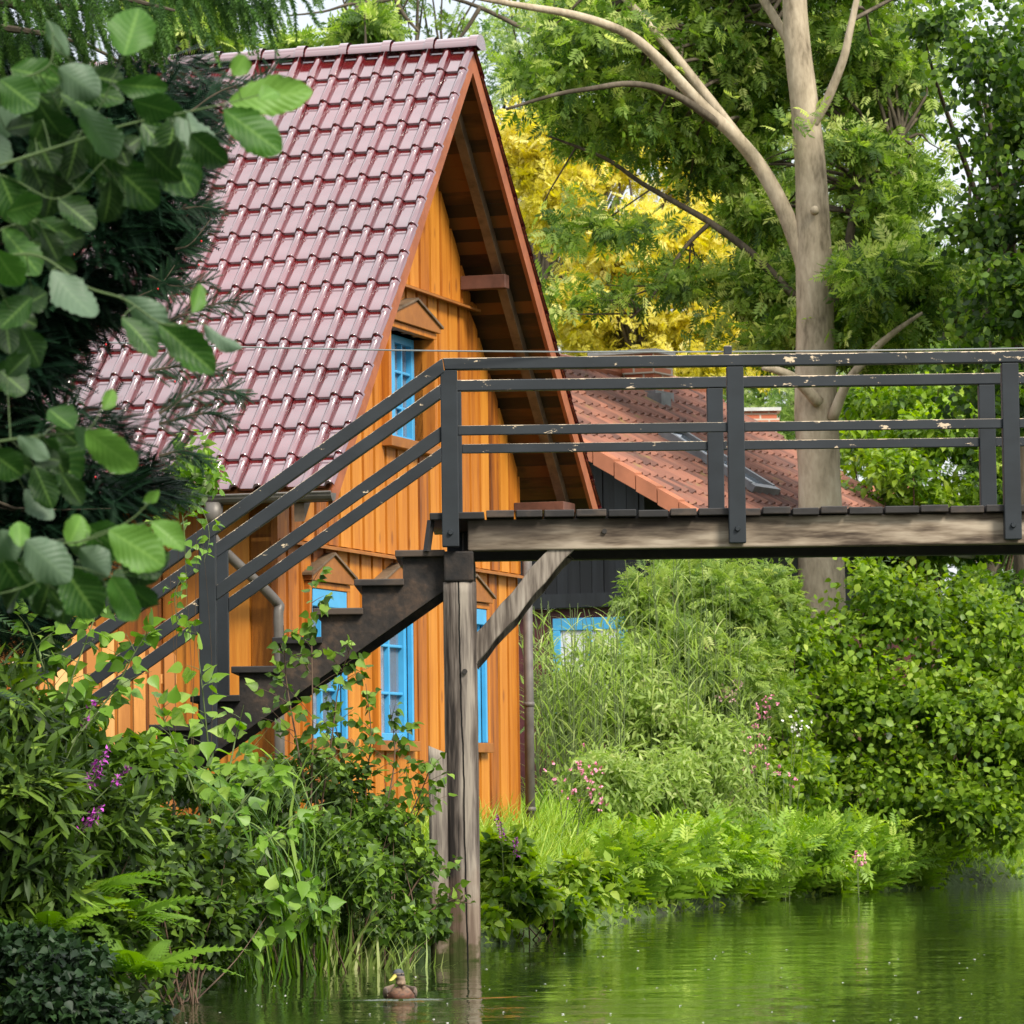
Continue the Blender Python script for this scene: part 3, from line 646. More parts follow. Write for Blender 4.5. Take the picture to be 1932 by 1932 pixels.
for (yy) in (GW - 1.78, 1.78):
    pz = MB(); pz.box((.061, yy - .06, roofz(yy) - .42), (.47, yy + .06, roofz(yy) - .30)); pz.xf(HL).build('purlin_end', M['purlin'], house, bevel=.006)
pz = MB()
for (yy) in (GW + .2, ): pz.box((.03, yy - .4, roofz(GW) - .52), (.50, yy - .02, roofz(GW) - .44))
pz.xf(HL).build('purlin_end', M['purlin'], house, bevel=.006)
# gutter and downpipes
mb = MB(); V = []; K = 9; gr_ = .062
for q in (XL, XO + .0):
    for r_ in (gr_, gr_ - .006):
        for j in range(K):
            th = math.pi * j / (K-1); V.append((q, EY - .045 - math.cos(th) * r_, EZ - .035 - math.sin(th) * r_))
Fs = []
for j in range(K-1): Fs += [(j, j+1, 2*K+j+1, 2*K+j), (K+j, 3*K+j, 3*K+j+1, K+j+1)]
Fs += [(0, 2*K, 3*K, K), (K-1, 2*K-1, 4*K-1, 3*K-1), tuple(2*K + j for j in range(K))]
mb.add(V, Fs); mb.tube([(XL, EY - .045 - gr_, EZ - .03), (XO, EY - .045 - gr_, EZ - .03)], .009, 6)
gut = mb.xf(HL).build('gutter', M['gutter'], house)
mb = MB()
gxp = -.30 + .0
mb.tube([(gxp, EY - .045, EZ - .08), (gxp, EY - .045, EZ - .20), (gxp, EY - .045, EZ - .24)], [.075, .065, .04], 12)
mb.tube(smooth_path([(gxp, EY - .045, EZ - .22), (gxp + .01, EY - .02, EZ - .38), (.02, -.10, EZ - .80), (.05, -.085, EZ - .95), (.05, -.085, EZ - 1.6), (.05, -.085, ZG)], 5), .040, 12)
dp = mb.xf(HL).build('downpipe', M['gutter'], house, smooth=True, label='zinc downpipe with an elbow under the front gutter')
mb = MB(); mb.tube([(.09, GW + .0, ZG), (.09, GW + .0, 3.4)], .045, 12)
for zz in (1.9, .95): mb.tube([(.09, GW, zz), (.09, GW, zz + .04)], .053, 12)
mb.xf(HL).build('downpipe', M['pipe'], house, smooth=True, label='brown downpipe at the far gable corner')

# picket fence at the foot of the long wall
fx0, fx1 = W(70, 1300, 32.4), W(335, 1300, 32.9)
fence = thing('picket_fence', ((fx0 + fx1) / 2 * np.array([1, 1, 0]) + np.array([0, 0, .7])), 'light orange picket fence with rounded tops left of the stairs', 'fence')
nP = 9; rr = random.Random(9); d = nrm((fx1 - fx0) * np.array([1, 1, 0])); ln = np.linalg.norm((fx1 - fx0)[:2])
for i in range(nP):
    c_ = fx0 + (fx1 - fx0) * (i + .5) / nP; hw = .047; ztop = 2.42 - .035 * abs(i - 2) + rr.uniform(-.015, .015); zb = .62
    poly = [(-hw, zb), (hw, zb), (hw, ztop - .04), (hw*.75, ztop - .015), (0, ztop), (-hw*.75, ztop - .015), (-hw, ztop - .04)]
    V = [c_ * np.array([1, 1, 0]) + d * p[0] + np.array([0, 0, p[1]]) + np.array([-d[1], d[0], 0]) * q for q in (-.012, .012) for p in poly]
    n_ = 7; mb = MB(); mb.add(V, [tuple(range(n_))[::-1], tuple(range(n_, 2*n_))] + [(j, (j+1) % n_, n_ + (j+1) % n_, n_ + j) for j in range(n_)], rr.random())
    mb.build('picket', M['fence'], fence)
off = np.array([-d[1], d[0], 0]) * .036
for zz in (1.0, 2.0):
    mb = MB(); mb.bar((fx0[0], fx0[1], zz) + off, (fx1[0], fx1[1], zz) + off, .04, .07); mb.build('fence_rail', M['fence'], fence)

# ------------------------------------------------------------------ footbridge
YN, YF = 29.5, 30.95
br = thing('footbridge', (2.0, 30.2, 0), 'dark wooden footbridge with anthracite railings and a flight of steps', 'footbridge')
XEND = 7.4; DZ = 3.0; SLP = .69
# deck planks
mb = MB(); x = -.56; rr = random.Random(2)
while x < XEND:
    wd = rr.choice([.165, .2, .215, .24, .19]); dz = rr.uniform(-.006, .008); yo = rr.uniform(-.015, .02)
    mb.box((x + .007, YN - .06 + yo, DZ - .048 + dz), (x + wd - .007, YF + .18 + yo, DZ + dz), rr.random()); x += wd
mb.build('deck', M['darkwood'], br, bevel=.006)
# splintered plank end at the top of the steps
mb = MB(); mb.bar((-.545, YN + .02, 2.95), (-.575, YN + .0, 2.74), .05, .03); mb.build('splintered_board', M['darkwood'], br)
for yy, nm_ in ((YN + .01, 0), (YF - .12, 1)):
    mb = MB(); mb.box((-.30 if nm_ == 0 else -.35, yy, 2.742), (XEND, yy + .13, 2.950), .55); bo = mb.build('beam', M['greywood_x' if nm_ == 0 else 'darkwood'], br, bevel=.01)  # far beam coloured near black: shade under the deck put into its wood
    if nm_ == 0:
        mb = MB(); mb.tube([(.62, yy - .02, 2.86), (.62, yy, 2.86)], .017, 8); mb.build('bolt', M['metal'], bo)
# joists seen from below, along the length
mb = MB()
for yy in (YN + .5, YN + .95): mb.box((-.3, yy, 2.80), (XEND, yy + .1, 2.945))
mb.build('joist', M['darkwood'], br)  # dark wood here too, colouring in the shade below the planks
# posts
PX = [-.413, 1.509, 3.355, 5.25, 7.1]
for side, (yy, xs) in enumerate(((YN - .10, PX), (YF + .02, [-.405, 1.444, 3.366, 5.25, 7.1]))):
    for i, x in enumerate(xs):
        mb = MB(); hw = .057; sg = 1
        top = 3.952
        mb.box((x - hw, yy, 2.765), (x + hw, yy + .095, top)); p_ = mb.build('railing_post', M['post'], br, bevel=.006)
        if side == 0:
            mb = MB(); mb.tube([(x + .0, yy - .022, 2.86), (x, yy - .001, 2.86)], [.015, .02], 8); mb.build('bolt', M['post'], p_)
    # stair post
    x = -2.045 if side == 0 else -2.065
    mb = MB(); mb.prism([(x - .057, 1.42), (x + .057, 1.42), (x + .057, 3.95 - SLP * abs(x + .057 + .44)), (x - .057, 3.95 - SLP * abs(x - .057 + .44))], 1, yy, yy + .095)
    p_ = mb.build('railing_post', M['post'], br, bevel=.006)
    mb = MB(); mb.tube([(x, yy - .022, 1.62), (x, yy - .001, 1.62)], [.015, .02], 8); mb.build('bolt', M['post'], p_)
    x = -3.7; mb = MB(); mb.prism([(x - .057, .5), (x + .057, .5), (x + .057, 3.95 - SLP * abs(x + .057 + .44)), (x - .057, 3.95 - SLP * abs(x - .057 + .44))], 1, yy, yy + .095)
    mb.build('railing_post', M['post'], br, bevel=.006)
    # handrail: horizontal then down the steps, mitred
    def sl_rail(zt, zb, ya_, yb_, x0=-.44, x1=-4.3, name='handrail', cutpost=False):
        mb = MB(); mb.prism([(x0, zb), (x0, zt), (x1, zt + SLP * (x1 - x0)), (x1, zb + SLP * (x1 - x0))], 1, ya_, yb_); mb.build(name, M['rail'], br, bevel=.005)
    y0_, y1_ = yy - .006, yy + .10
    mb = MB(); a = .44
    mb.prism([(-a + .0, 3.955), (XEND, 3.955), (XEND, 4.032), (-a - .012, 4.032)], 1, y0_, y1_); mb.build('handrail', M['rail'], br, bevel=.006)
    mb = MB(); mb.prism([(-a - .002, 3.938), (-a - .014, 4.032), (-4.3, 4.032 + SLP * (-4.3 + a) + .006), (-4.3, 3.925 + SLP * (-4.3 + a))], 1, y0_ , y1_); mb.build('handrail', M['rail'], br, bevel=.006)
    ym0, ym1 = (yy + .02, yy + .075)
    xs2 = list(xs)
    for a_, b_ in zip(xs2[:-1], xs2[1:]):
        mb = MB(); mb.box((a_ + .057, ym0, 3.515), (b_ - .057, ym1, 3.578)); mb.build('middle_rail', M['rail'], br, bevel=.004)
    xs3 = -2.045 if side == 0 else -2.065
    for a_, b_ in ((-.47, xs3 + .057), (xs3 - .057, -3.643), (-3.757, -4.3)):
        z_ = lambda q: 3.545 + SLP * (q + .44)
        mb = MB(); mb.prism([(a_, z_(a_) - .050), (a_, z_(a_) + .050), (b_, z_(b_) + .050), (b_, z_(b_) - .050)], 1, ym0, ym1); mb.build('middle_rail', M['rail'], br, bevel=.004)
# steps
NT = 9; tr_ = []
for k in range(NT):
    xr = -.455 - .277 * k; zt = 2.752 - .1915 * k
    mb = MB(); mb.box((xr - .335, YN + .015, zt - .045), (xr + .0, YF - .02, zt), rr.random()); mb.build('tread', M['darkwood'], br, bevel=.006)
for yy in (YN + .07, YF - .14):
    poly = [(-.45, 2.752 - .046)]
    for k in range(NT):
        xr = -.455 - .277 * k; zt = 2.752 - .1915 * k - .046; xl = xr - .277 - .008
        poly += [(xl, zt), (xl, zt - .1915)]
    xe = poly[-1][0]; poly[-1] = (xe, 2.49 + SLP * (xe + .45)); poly += [(-.45, 2.49)]
    n_ = len(poly); mb = MB()
    # as a strip of quads so the cut-outs stay clean
    for k in range(NT):
        xr = -.455 - .277 * k + (-.008 if k else .005); xl = -.455 - .277 * (k + 1) - .008; zt = 2.752 - .1915 * k - .046
        mb.prism([(xl, 2.49 + SLP * (xl + .45)), (xr, 2.49 + SLP * (xr + .45)), (xr, zt), (xl, zt)], 1, yy, yy + .06)
    mb.build('stringer', M['stringer'], br)
# crossbeam on the piles
mb = MB(); mb.box((-.462, YN - .035, 2.535), (-.262, YF + .12, 2.738)); mb.build('crossbeam', M['stringer'], br, bevel=.012)
mb = MB(); mb.box((6.3, YN - .035, 2.535), (6.5, YF + .12, 2.738)); mb.build('crossbeam', M['stringer'], br, bevel=.012)
def pile(xa, xb, ya_, yb_, zt, top_cut=0, seed=0, t=.5):
    """squared timber with rounded edges, a few splits and a worn foot"""
    r_ = random.Random(seed); mb = MB(); nz_ = 40; K = 24; V = []
    cx, cy, hx_, hy_ = (xa+xb)/2, (ya_+yb_)/2, (xb-xa)/2, (yb_-ya_)/2
    cracks = [(r_.uniform(3.6, 5.6), r_.uniform(.012, .03)) for _ in range(3)]
    for i in range(nz_ + 1):
        z = -.6 + (zt + .6) * i / nz_
        for j in range(K):
            th = 2 * math.pi * j / K; c_, s_ = math.cos(th), math.sin(th); p = 7
            rr_ = 1 / (abs(c_) ** p + abs(s_) ** p) ** (1 / p)
            wob = 1 + .012 * math.sin(z * 3 + j * 1.7 + seed) + .012 * math.sin(z * 11 + j * 2.9)
            if z < .25: wob *= 1 - .10 * (.25 - max(z, 0)) * (1 + .8 * math.sin(j * 2.3))
            zz = z + (top_cut * c_ if i == nz_ else 0)
            V.append((cx + c_ * rr_ * hx_ * wob, cy + s_ * rr_ * hy_ * wob, zz))
    Fs = [(i*K+j, i*K+(j+1) % K, (i+1)*K+(j+1) % K, (i+1)*K+j) for i in range(nz_) for j in range(K)] + [tuple(range(nz_*K, nz_*K+K))]
    mb.add(V, Fs, t); return mb
# pile material: moss and rot where it stands in the water
m = M['greywood_z'].copy(); m.name = 'pile_wood'; t = m.node_tree; b = t.nodes['Principled BSDF']; src = b.inputs['Base Color'].links[0].from_socket
g = t.nodes.new('ShaderNodeNewGeometry'); sp = t.nodes.new('ShaderNodeSeparateXYZ'); t.links.new(g.outputs['Position'], sp.inputs[0]); n = noise(t, 7, detail=5, coord='Pos')
k = mathn(t, 'ADD', sp.outputs[2], mathn(t, 'MULTIPLY', n.outputs['Fac'], -.7)); kr = ramp(t, [(0, (1,)*3), (.12, (0,)*3)]); t.links.new(mathn(t, 'ADD', k, .27), kr.inputs['Fac'])
c = mixc(t, kr.outputs['Color'], src, (.035, .045, .010))
k2 = ramp(t, [(0, (1,)*3), (.25, (0,)*3)]); t.links.new(mathn(t, 'SUBTRACT', k, .05), k2.inputs['Fac'])
c = mixc(t, mathn(t, 'MULTIPLY', k2.outputs['Color'], .5), c, (.16, .10, .065)); c2 = mixc(t, kr.outputs['Color'], c, (.035, .045, .010))
# two long drying splits down the front
px = mathn(t, 'ADD', sp.outputs[0], mathn(t, 'MULTIPLY', mathn(t, 'SUBTRACT', n.outputs['Fac'], .5), .012))
nn = noise(t, 1.1, detail=4, sc3=(0, 0, 1), coord='Pos')
px = mathn(t, 'ADD', px, mathn(t, 'MULTIPLY', mathn(t, 'SUBTRACT', nn.outputs['Fac'], .5), .05))
dd = mathn(t, 'ABSOLUTE', mathn(t, 'ADD', mathn(t, 'ADD', px, .352), mathn(t, 'MULTIPLY', mathn(t, 'SUBTRACT', sp.outputs[2], 1.3), .012)))
ck = ramp(t, [(.004, (1,)*3), (.008, (0,)*3)]); t.links.new(dd, ck.inputs['Fac'])
c2 = mixc(t, ck.outputs['Color'], c2, (.006, .005, .004)); t.links.new(c2, b.inputs['Base Color']); M['pile'] = m
pile(-.470, -.248, YN - .02, YN + .22, 2.532, seed=1).build('pile', M['pile'], br, smooth=True, label='tall weathered grey pile carrying the bridge end')
pile(-.582, -.452, YN - .03, YN + .16, 1.41, top_cut=-.03, seed=2, t=.6).build('pile', M['pile'], br, smooth=True, label='short pale pile bolted to the left of the tall one')
pile(-.47, -.26, YF - .12, YF + .1, 2.532, seed=3, t=.3).build('pile', M['pile'], br, smooth=True, label='pile behind, under the far end of the crossbeam')
pile(6.3, 6.5, YN, YN + .22, 2.532, seed=4).build('pile', M['pile'], br, smooth=True); pile(6.3, 6.5, YF - .12, YF + .1, 2.532, seed=5).build('pile', M['pile'], br, smooth=True)
mb = MB(); mb.tube([(-.33, YN - .045, 1.93), (-.33, YN - .015, 1.93)], .018, 8); mb.build('bolt', M['metal'], br)
for yy in (YN + .03, YF - .12):
    mb = MB(); a = np.array((-.30, yy + .06, 2.03)); q = np.array((.37, yy + .06, 2.80)); n_ = 10; V = []
    dvec = nrm(q - a); sv = np.array([-dvec[2], 0, dvec[0]])
    for i in range(n_ + 1):
        c_ = a + (q - a) * i / n_ + sv * .003 * math.sin(i * 1.1); hw = .066 + .006 * math.sin(i * 2.0)
        for (s1, s2) in ((-1, -1), (1, -1), (1, 1), (-1, 1)): V.append(c_ + sv * hw * s1 + np.array([0, .06 * s2, 0]))
    Fs = [(i*4+j, i*4+(j+1) % 4, (i+1)*4+(j+1) % 4, (i+1)*4+j) for i in range(n_) for j in range(4)] + [(0, 1, 2, 3), (n_*4+3, n_*4+2, n_*4+1, n_*4)]
    mb.add(V, Fs); mb.build('brace', M['greywood_d'], br, bevel=.008)
# cable along the rail and its clamp
cab = [W(u, v, dd_) for u, v, dd_ in ((-260, 622, 28.2), (130, 643, 28.7), (400, 653, 29.0), (700, 660, 29.2), (1000, 663.5, 29.35), (1372, 663.5, 29.44), (1650, 661, 29.45), (1932, 657, 29.45), (2400, 648, 29.45))]
mb = MB(); mb.tube(smooth_path(cab, 6), .0052, 6); tag(mb.build('cable', M['cable']), 'thin grey cable strung just above the handrail', 'cable')
p = W(1373, 663, 29.44)
mb = MB(); mb.box((p[0] - .027, p[1] - .03, 4.034), (p[0] + .027, p[1] + .03, 4.092)); tag(mb.build('cable_clamp', M['rail'], None, bevel=.006), 'small dark block holding the cable on top of the railing', 'clamp')

# ------------------------------------------------------------------ red roofed house behind
A2 = math.radians(26); r2v = np.array([math.sin(A2), math.cos(A2), 0]); g2v = np.array([math.cos(A2), -math.sin(A2), 0])
Q0 = W(1120, 852, 50.0); TP2 = .616; AR = -2.36; AE = 1.35; BL = 8.6
zv = lambda a: Q0[2] - TP2 * a
def H2(p): return np.array([Q0[0], Q0[1], 0]) + g2v * p[0] + r2v * p[1] + np.array([0, 0, p[2]])
h2 = thing('tiled_house', H2((-2, 3, .6)), 'old dark boarded house under a mossy orange clay tile roof', 'house')
dn = nrm(g2v * 1 + np.array([0, 0, -TP2])); sl2 = (AE - AR) * math.hypot(1, TP2)
R_ = tile_roof('roof_tiles', H2((AR, 0, zv(AR))), r2v, dn, BL, sl2, .215, 13, 'clay', M['clay'], h2, 4); smoothish(R_)
dnb = nrm(-g2v + np.array([0, 0, -TP2]))
R_ = tile_roof('roof_tiles', H2((AR, BL, zv(AR))), -r2v, dnb, BL, sl2, .215, 13, 'clay', M['clay'], h2, 5); smoothish(R_)
mb = MB()
n_ = 14; le = (AE - AR) / n_
for i in range(n_):                                   # verge caps
    a0, a1 = AR + le * i, AR + le * (i + 1) - .012; z0, z1 = zv(a0) , zv(a1)
    mb.add([H2((a0, -.07, z0 + .05)), H2((a1, -.07, z1 + .065)), H2((a1, .12, z1 + .075)), H2((a0, .12, z0 + .06)), H2((a0, -.07, z0 - .14)), H2((a1, -.07, z1 - .125)), H2((a1, .12, z1 - .02)), H2((a0, .12, z0 - .02))],
           [(0,1,2,3),(4,5,1,0),(5,6,2,1),(7,4,0,3)], rng.random())
mb.build('verge_tiles', M['clayedge'], h2)
mb = MB(); mb.tube([H2((AR, -.08, zv(AR) + .03)), H2((AR, BL + .05, zv(AR) + .03))], .12, 8); mb.build('ridge_tiles', M['clayedge'], h2)
mb = MB(); aw = .45; al = 2 * AR - aw; zc = 3.40; x = al; rr = random.Random(8)
def rz2(a): return Q0[2] - TP2 * (a if a > AR else 2 * AR - a) - .12
while x < aw - .01:
    x2 = min(aw, x + .15); tt = rr.random(); pr_ = .012 if rr.random() < .5 else 0
    V = [(x + .006, .38 - pr_, zc), (x2, .38 - pr_, zc), (x2, .38 - pr_, rz2(x2)), (x + .006, .38 - pr_, rz2(x + .006)), (x + .006, .5, zc), (x2, .5, zc), (x2, .5, rz2(x2)), (x + .006, .5, rz2(x + .006))]
    mb.add([H2(v_) for v_ in V], [(0,1,2,3),(0,4,5,1),(1,5,6,2),(2,6,7,3),(3,7,4,0)], tt); x = x2
mb.add([H2(v_) for v_ in ((aw, .5, zc), (aw, BL - .3, zc), (aw, BL - .3, rz2(aw)), (aw, .5, rz2(aw)))], [(0,1,2,3)])
mb.build('wall', M['blackwall'], h2, label='black boarded gable')
mb = MB(); mb.prism([(al, zc - .16), (aw + .25, zc - .16), (aw + .25, zc), (al, zc)], 1, .3, .5); mb.xf(H2).build('wall_beam', M['blackwall'], h2)
mb = MB(); mb.box((al, .42, .3), (aw - .05, .6, zc - .165)); mb.box((aw - .2, .6, .3), (aw - .05, BL - .3, zc - .0)); mb.xf(H2).build('wall', M['burgundy'], h2, label='burgundy lower wall')
wa0, wa1, wz0, wz1 = -.72, .20, 1.9, 3.12
mb = MB()
for a_, b_ in (((wa0, .36, wz1 - .14), (wa1, .42, wz1)), ((wa0, .36, wz0), (wa1, .42, wz0 + .08)), ((wa0, .36, wz0), (wa0 + .09, .42, wz1 - .14)), ((wa1 - .09, .36, wz0), (wa1, .42, wz1 - .14)), (((wa0+wa1)/2 - .03, .36, wz0), ((wa0+wa1)/2 + .03, .42, wz1 - .14))): mb.box(a_, b_)
wf = mb.xf(H2).build('window', M['blue'], h2, bevel=.006)
mb = MB(); mb.box((wa0 + .09, .385, wz0 + .08), (wa1 - .09, .39, wz1 - .14)); mb.xf(H2).build('pane', M['curtain'], wf)
mb = MB(); mb.tube([H2((aw + .3, .4, zc + .2)), H2((AE - .1, .5, zv(AE) - .1))], .03, 6); mb.build('eave_bracket', M['blackwall'], h2)
# gutter of the lower eave
mb = MB(); mb.tube([H2((AE + .05, -.05, zv(AE) - .02)), H2((AE + .05, BL, zv(AE) - .02))], .06, 8); mb.build('gutter', M['pipe'], h2)
def chimney(base, wd, dp_, z0, z1, parent, ux, uy):
    mb = MB(); f_ = lambda p: base + ux * p[0] + uy * p[1] + np.array([0, 0, p[2]])
    mb.box((-wd/2, -dp_/2, z0), (wd/2, dp_/2, z1)); mb.box((-wd/2 - .035, -dp_/2 - .035, z1 - .26), (wd/2 + .035, dp_/2 + .035, z1 - .10)); c_ = mb.xf(f_).build('chimney', M['brick'], parent)
    mb = MB(); mb.box((-wd/2 - .06, -dp_/2 - .06, z1), (wd/2 + .06, dp_/2 + .06, z1 + .05)); mb.xf(f_).build('chimney_cap', M['brickcap'], c_)
    mb = MB(); mb.box((-wd/2 - .04, -dp_/2 - .04, z0 + .0), (wd/2 + .04, dp_/2 + .04, z0 + .24)); mb.xf(f_).build('flashing', M['zinc'], c_)
def on_roof(u, v):
    """the point of the front slope seen at u, v as (a, b)"""
    p1 = W(u, v, 1.0); r_ = p1 - np.array([0, 0, CAMZ]); q = np.array([Q0[0], Q0[1], 0])
    # z = Q0z - TP2 * a with a = (P - q).g
    k_ = (Q0[2] - CAMZ + TP2 * (q @ g2v)) / (r_[2] + TP2 * (r_ @ g2v)); P_ = r_ * k_ - q; return P_ @ g2v, P_ @ r2v
def b_at(u, a_):
    return min(np.arange(0, 8.4, .02), key=lambda b_: abs((lambda P_: C0 + F * P_[0] / P_[1])(H2((a_, b_, 0))) - u))
cb = H2((AR + .12, b_at(1196, AR + .12), 0)); cb[2] = 0
chimney(cb, .84, .5, zv(AR) - .45, zv(AR) + .27, h2, g2v, r2v)
cb2 = H2((AR + .62, b_at(1250, AR + .7), 0)); mb = MB()
mb.box((-.02, -.2, zv(AR + .62) - .12), (.18, .1, zv(AR + .62) + .10)); mb.xf(lambda p: np.array([cb2[0], cb2[1], 0]) + g2v * p[0] + r2v * p[1] + np.array([0, 0, p[2]])).build('roof_vent', M['zinc'], h2)
# skylights lying on the slope
def skylight(a_, b_, la, lb):
    mb = MB(); N2 = nrm(np.array([0, 0, 1]) + g2v * TP2)
    def P(p): return H2((a_ + p[0] * .85, b_ + p[1], zv(a_ + p[0] * .85))) + N2 * p[2]
    mb.box((0, 0, .03), (.09, lb, .10)); mb.box((la - .09, 0, .03), (la, lb, .12)); mb.box((.09, 0, .03), (la - .09, .09, .13)); mb.box((.09, lb - .09, .03), (la - .09, lb, .13))
    f_ = mb.xf(P).build('skylight', M['zinc'], h2); mb = MB(); mb.box((.09, .09, .08), (la - .09, lb - .09, .085)); mb.xf(P).build('pane', M['skyglass'], f_)
M['skyglass'] = plain('skylight_glass', (.10, .13, .16), .04, var=.05)
_a, _b2 = on_roof(1226, 816); skylight(_a, _b2, 1.55, .80)
# low annex farther back with brick stack
an0 = W(1560, 1500, 63.5)
h3 = thing('tiled_annex', (an0[0], 64, .6), 'low far building with orange tiles and a brick stack behind the trunk', 'house')
ztop = W(1600, 918, 63.5)[2]; xl_, xr_ = W(1380, 1000, 63.5)[0], W(1728, 1000, 63.5)[0]
R_ = tile_roof('roof_tiles', np.array([xl_, 64, ztop]), np.array([1, .06, 0]), np.array([0.0, -1, -.55]), xr_ - xl_, 2.6, .24, 8, 'clay', M['clayedge'], h3, 6); smoothish(R_)
R_ = tile_roof('roof_tiles', np.array([xr_, 64.15, ztop]), np.array([-1, -.06, 0]), np.array([0.0, 1, -.55]), xr_ - xl_, 2.6, .24, 8, 'clay', M['clayedge'], h3, 7); smoothish(R_)
mb = MB(); mb.prism([(61.9, .4), (66.1, .4), (66.1, ztop - 1.3), (64, ztop - .15), (61.9, ztop - 1.3)], 0, xl_ + .15, xr_ - .15); mb.build('wall', M['burgundy'], h3)
cp = W(1442, 1000, 63.0); chimney(np.array([cp[0], 63.6, 0]), .46, .5, ztop - .5, W(1442, 775, 63.3)[2], h3, np.array([1., 0, 0]), np.array([0, 1., 0]))
M['palepink'] = plain('pale_pink_petals', (.8, .5, .55), .6, var=.2)
M['berry'] = plain('red_berry', (.5, .01, .01), .3)
M['alstem'] = plain('alder_twig', (.06, .10, .025), .7)
M['bill'] = plain('yellow_bill', (.50, .43, .08), .45, var=.2, scale=40)
M['eye'] = plain('duck_eye', (.01, .008, .006), .15)
M['wing'] = plain('mottled_wing', (.13, .085, .055), .7, var=.6, scale=55)
# ------------------------------------------------------------------ vegetation
def foliage(parent, blobs, n, tmpl, size, mat, name='foliage', f=.9, thr=-.1, shell=2.4, droop=.3, k=0, spread=.8, var=.3, light=.25, free=0):
    P, N = cloud(blobs, n, f, thr, shell, k); D, NN = leafdirs(N, droop, spread)
    if free: NN = nrm(NN * (1 - free) + rng.normal(size=NN.shape) * free)
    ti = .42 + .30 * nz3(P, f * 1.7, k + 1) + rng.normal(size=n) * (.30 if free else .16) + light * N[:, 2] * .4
    sc = size * rng.uniform(1 - var, 1 + var, n)
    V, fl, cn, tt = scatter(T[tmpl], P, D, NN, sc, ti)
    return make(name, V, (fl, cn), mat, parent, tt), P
def limb(parent, pts, rads, mat, name='branch', n=8, sm=5):
    p = smooth_path(pts, sm); r_ = np.interp(np.linspace(0, 1, len(p)), np.linspace(0, 1, len(rads)), rads)
    mb = MB(); mb.tube(p, r_, n); return mb.build(name, mat, parent, smooth=True)
def twigs(parent, anchors, targets, mat, rad=.03, name='branch', count=40, wob=.25):
    """thin branches from the nearest anchor out to targets in the crown"""
    anchors = np.array(anchors); mb = MB(); idx = rng.choice(len(targets), min(count, len(targets)), replace=False)
    for i in idx:
        q = targets[i]; a = anchors[np.argmin(np.linalg.norm(anchors - q, axis=1) + rng.random(len(anchors)) * .6)]
        mid = (a + q) / 2 + rng.normal(size=3) * wob * np.linalg.norm(q - a) * .3 + np.array([0, 0, .12 * np.linalg.norm(q - a)])
        m2 = mid * .45 + q * .55 + rng.normal(size=3) * .05
        mb.tube(smooth_path([a, mid, m2, q], 3), np.linspace(rad, rad * .15, 10), 4, caps=False)
    return mb.build(name, mat, parent, smooth=True)
def pxpts(L_, d):
    return [W(u, v, d + (e[0] if e else 0)) for u, v, *e in L_]
def trunk_to_ground(p, rad=None):
    q = p.copy(); q[2] = gh(p[0], p[1]) - .2; return q

# --- big pale barked ash behind the bridge
D0 = 51.5; s0 = D0 / F
base = W(1548, 1500, D0); base[2] = .5
ash = thing('ash_tree', base, 'big pale trunked tree with forked limbs rising behind the bridge', 'tree')
tp = [base] + pxpts([(1550, 1150), (1546, 900), (1540, 780), (1538, 600), (1535, 480), (1530, 330), (1518, 200), (1502, 60), (1495, -120), (1480, -330)], D0)
limb(ash, tp, np.array([52, 46, 40, 42, 36, 35, 30, 27, 25, 20, 12]) * s0, M['bark'], 'trunk', 18)
L1 = pxpts([(1538, 560, .0), (1512, 480), (1476, 390), (1432, 312), (1385, 255, -.2), (1325, 200, -.3), (1250, 120, -.6), (1185, 65, -.8), (1090, 30, -1), (980, 10, -1.2), (880, -8, -1.4), (800, -25, -1.6)], D0)
limb(ash, L1, np.array([24, 18, 16, 15, 13, 12, 11, 9, 8, 6, 4, 2]) * s0, M['bark'], 'limb', 12)
L2 = pxpts([(1400, 262, .1), (1340, 190, .3), (1265, 95, .4), (1200, 20, .5), (1120, -70, .6)], D0)
limb(ash, L2, np.array([7, 10, 9, 8, 5]) * s0, M['bark'], 'limb', 10)
L3 = pxpts([(1390, 262), (1330, 215, -.4), (1265, 175, -.6), (1190, 158, -.8), (1110, 168, -.9), (1050, 178, -1), (955, 206, -1.1)], D0)
limb(ash, L3, np.array([8, 8, 7, 6, 5, 4, 3]) * s0, M['bark2'], 'limb', 8)
L4 = pxpts([(1512, 170, .2), (1495, 95, .3), (1465, 40, .4), (1425, -25, .5), (1380, -110, .5)], D0)
limb(ash, L4, np.array([8, 10, 9, 8, 5]) * s0, M['bark'], 'limb', 10)
L5 = pxpts([(1535, 240, -.1), (1560, 190, -.2), (1590, 115, -.3), (1603, 60, -.3), (1625, -40, -.3)], D0)
limb(ash, L5, np.array([6, 9, 8, 7, 5]) * s0, M['bark'], 'limb', 10)
L6 = pxpts([(1560, 610, .3), (1580, 540, .5), (1598, 480, .7), (1612, 400, .9), (1640, 320, 1.1), (1700, 260, 1.2)], D0)
limb(ash, L6, np.array([14, 12, 10, 8, 6, 3]) * s0, M['bark2'], 'limb', 8)
L7 = pxpts([(1545, 760, -.3), (1500, 715, -.5), (1470, 700, -.6), (1440, 693, -.7)], D0)
limb(ash, L7, np.array([12, 9, 8, 6]) * s0, M['bark'], 'limb', 8)
L8 = pxpts([(1570, 790, -.2), (1600, 720, -.4), (1650, 660, -.5), (1690, 625, -.6), (1740, 590, -.6)], D0)
limb(ash, L8, np.array([12, 9, 8, 6, 3]) * s0, M['bark'], 'limb', 8)
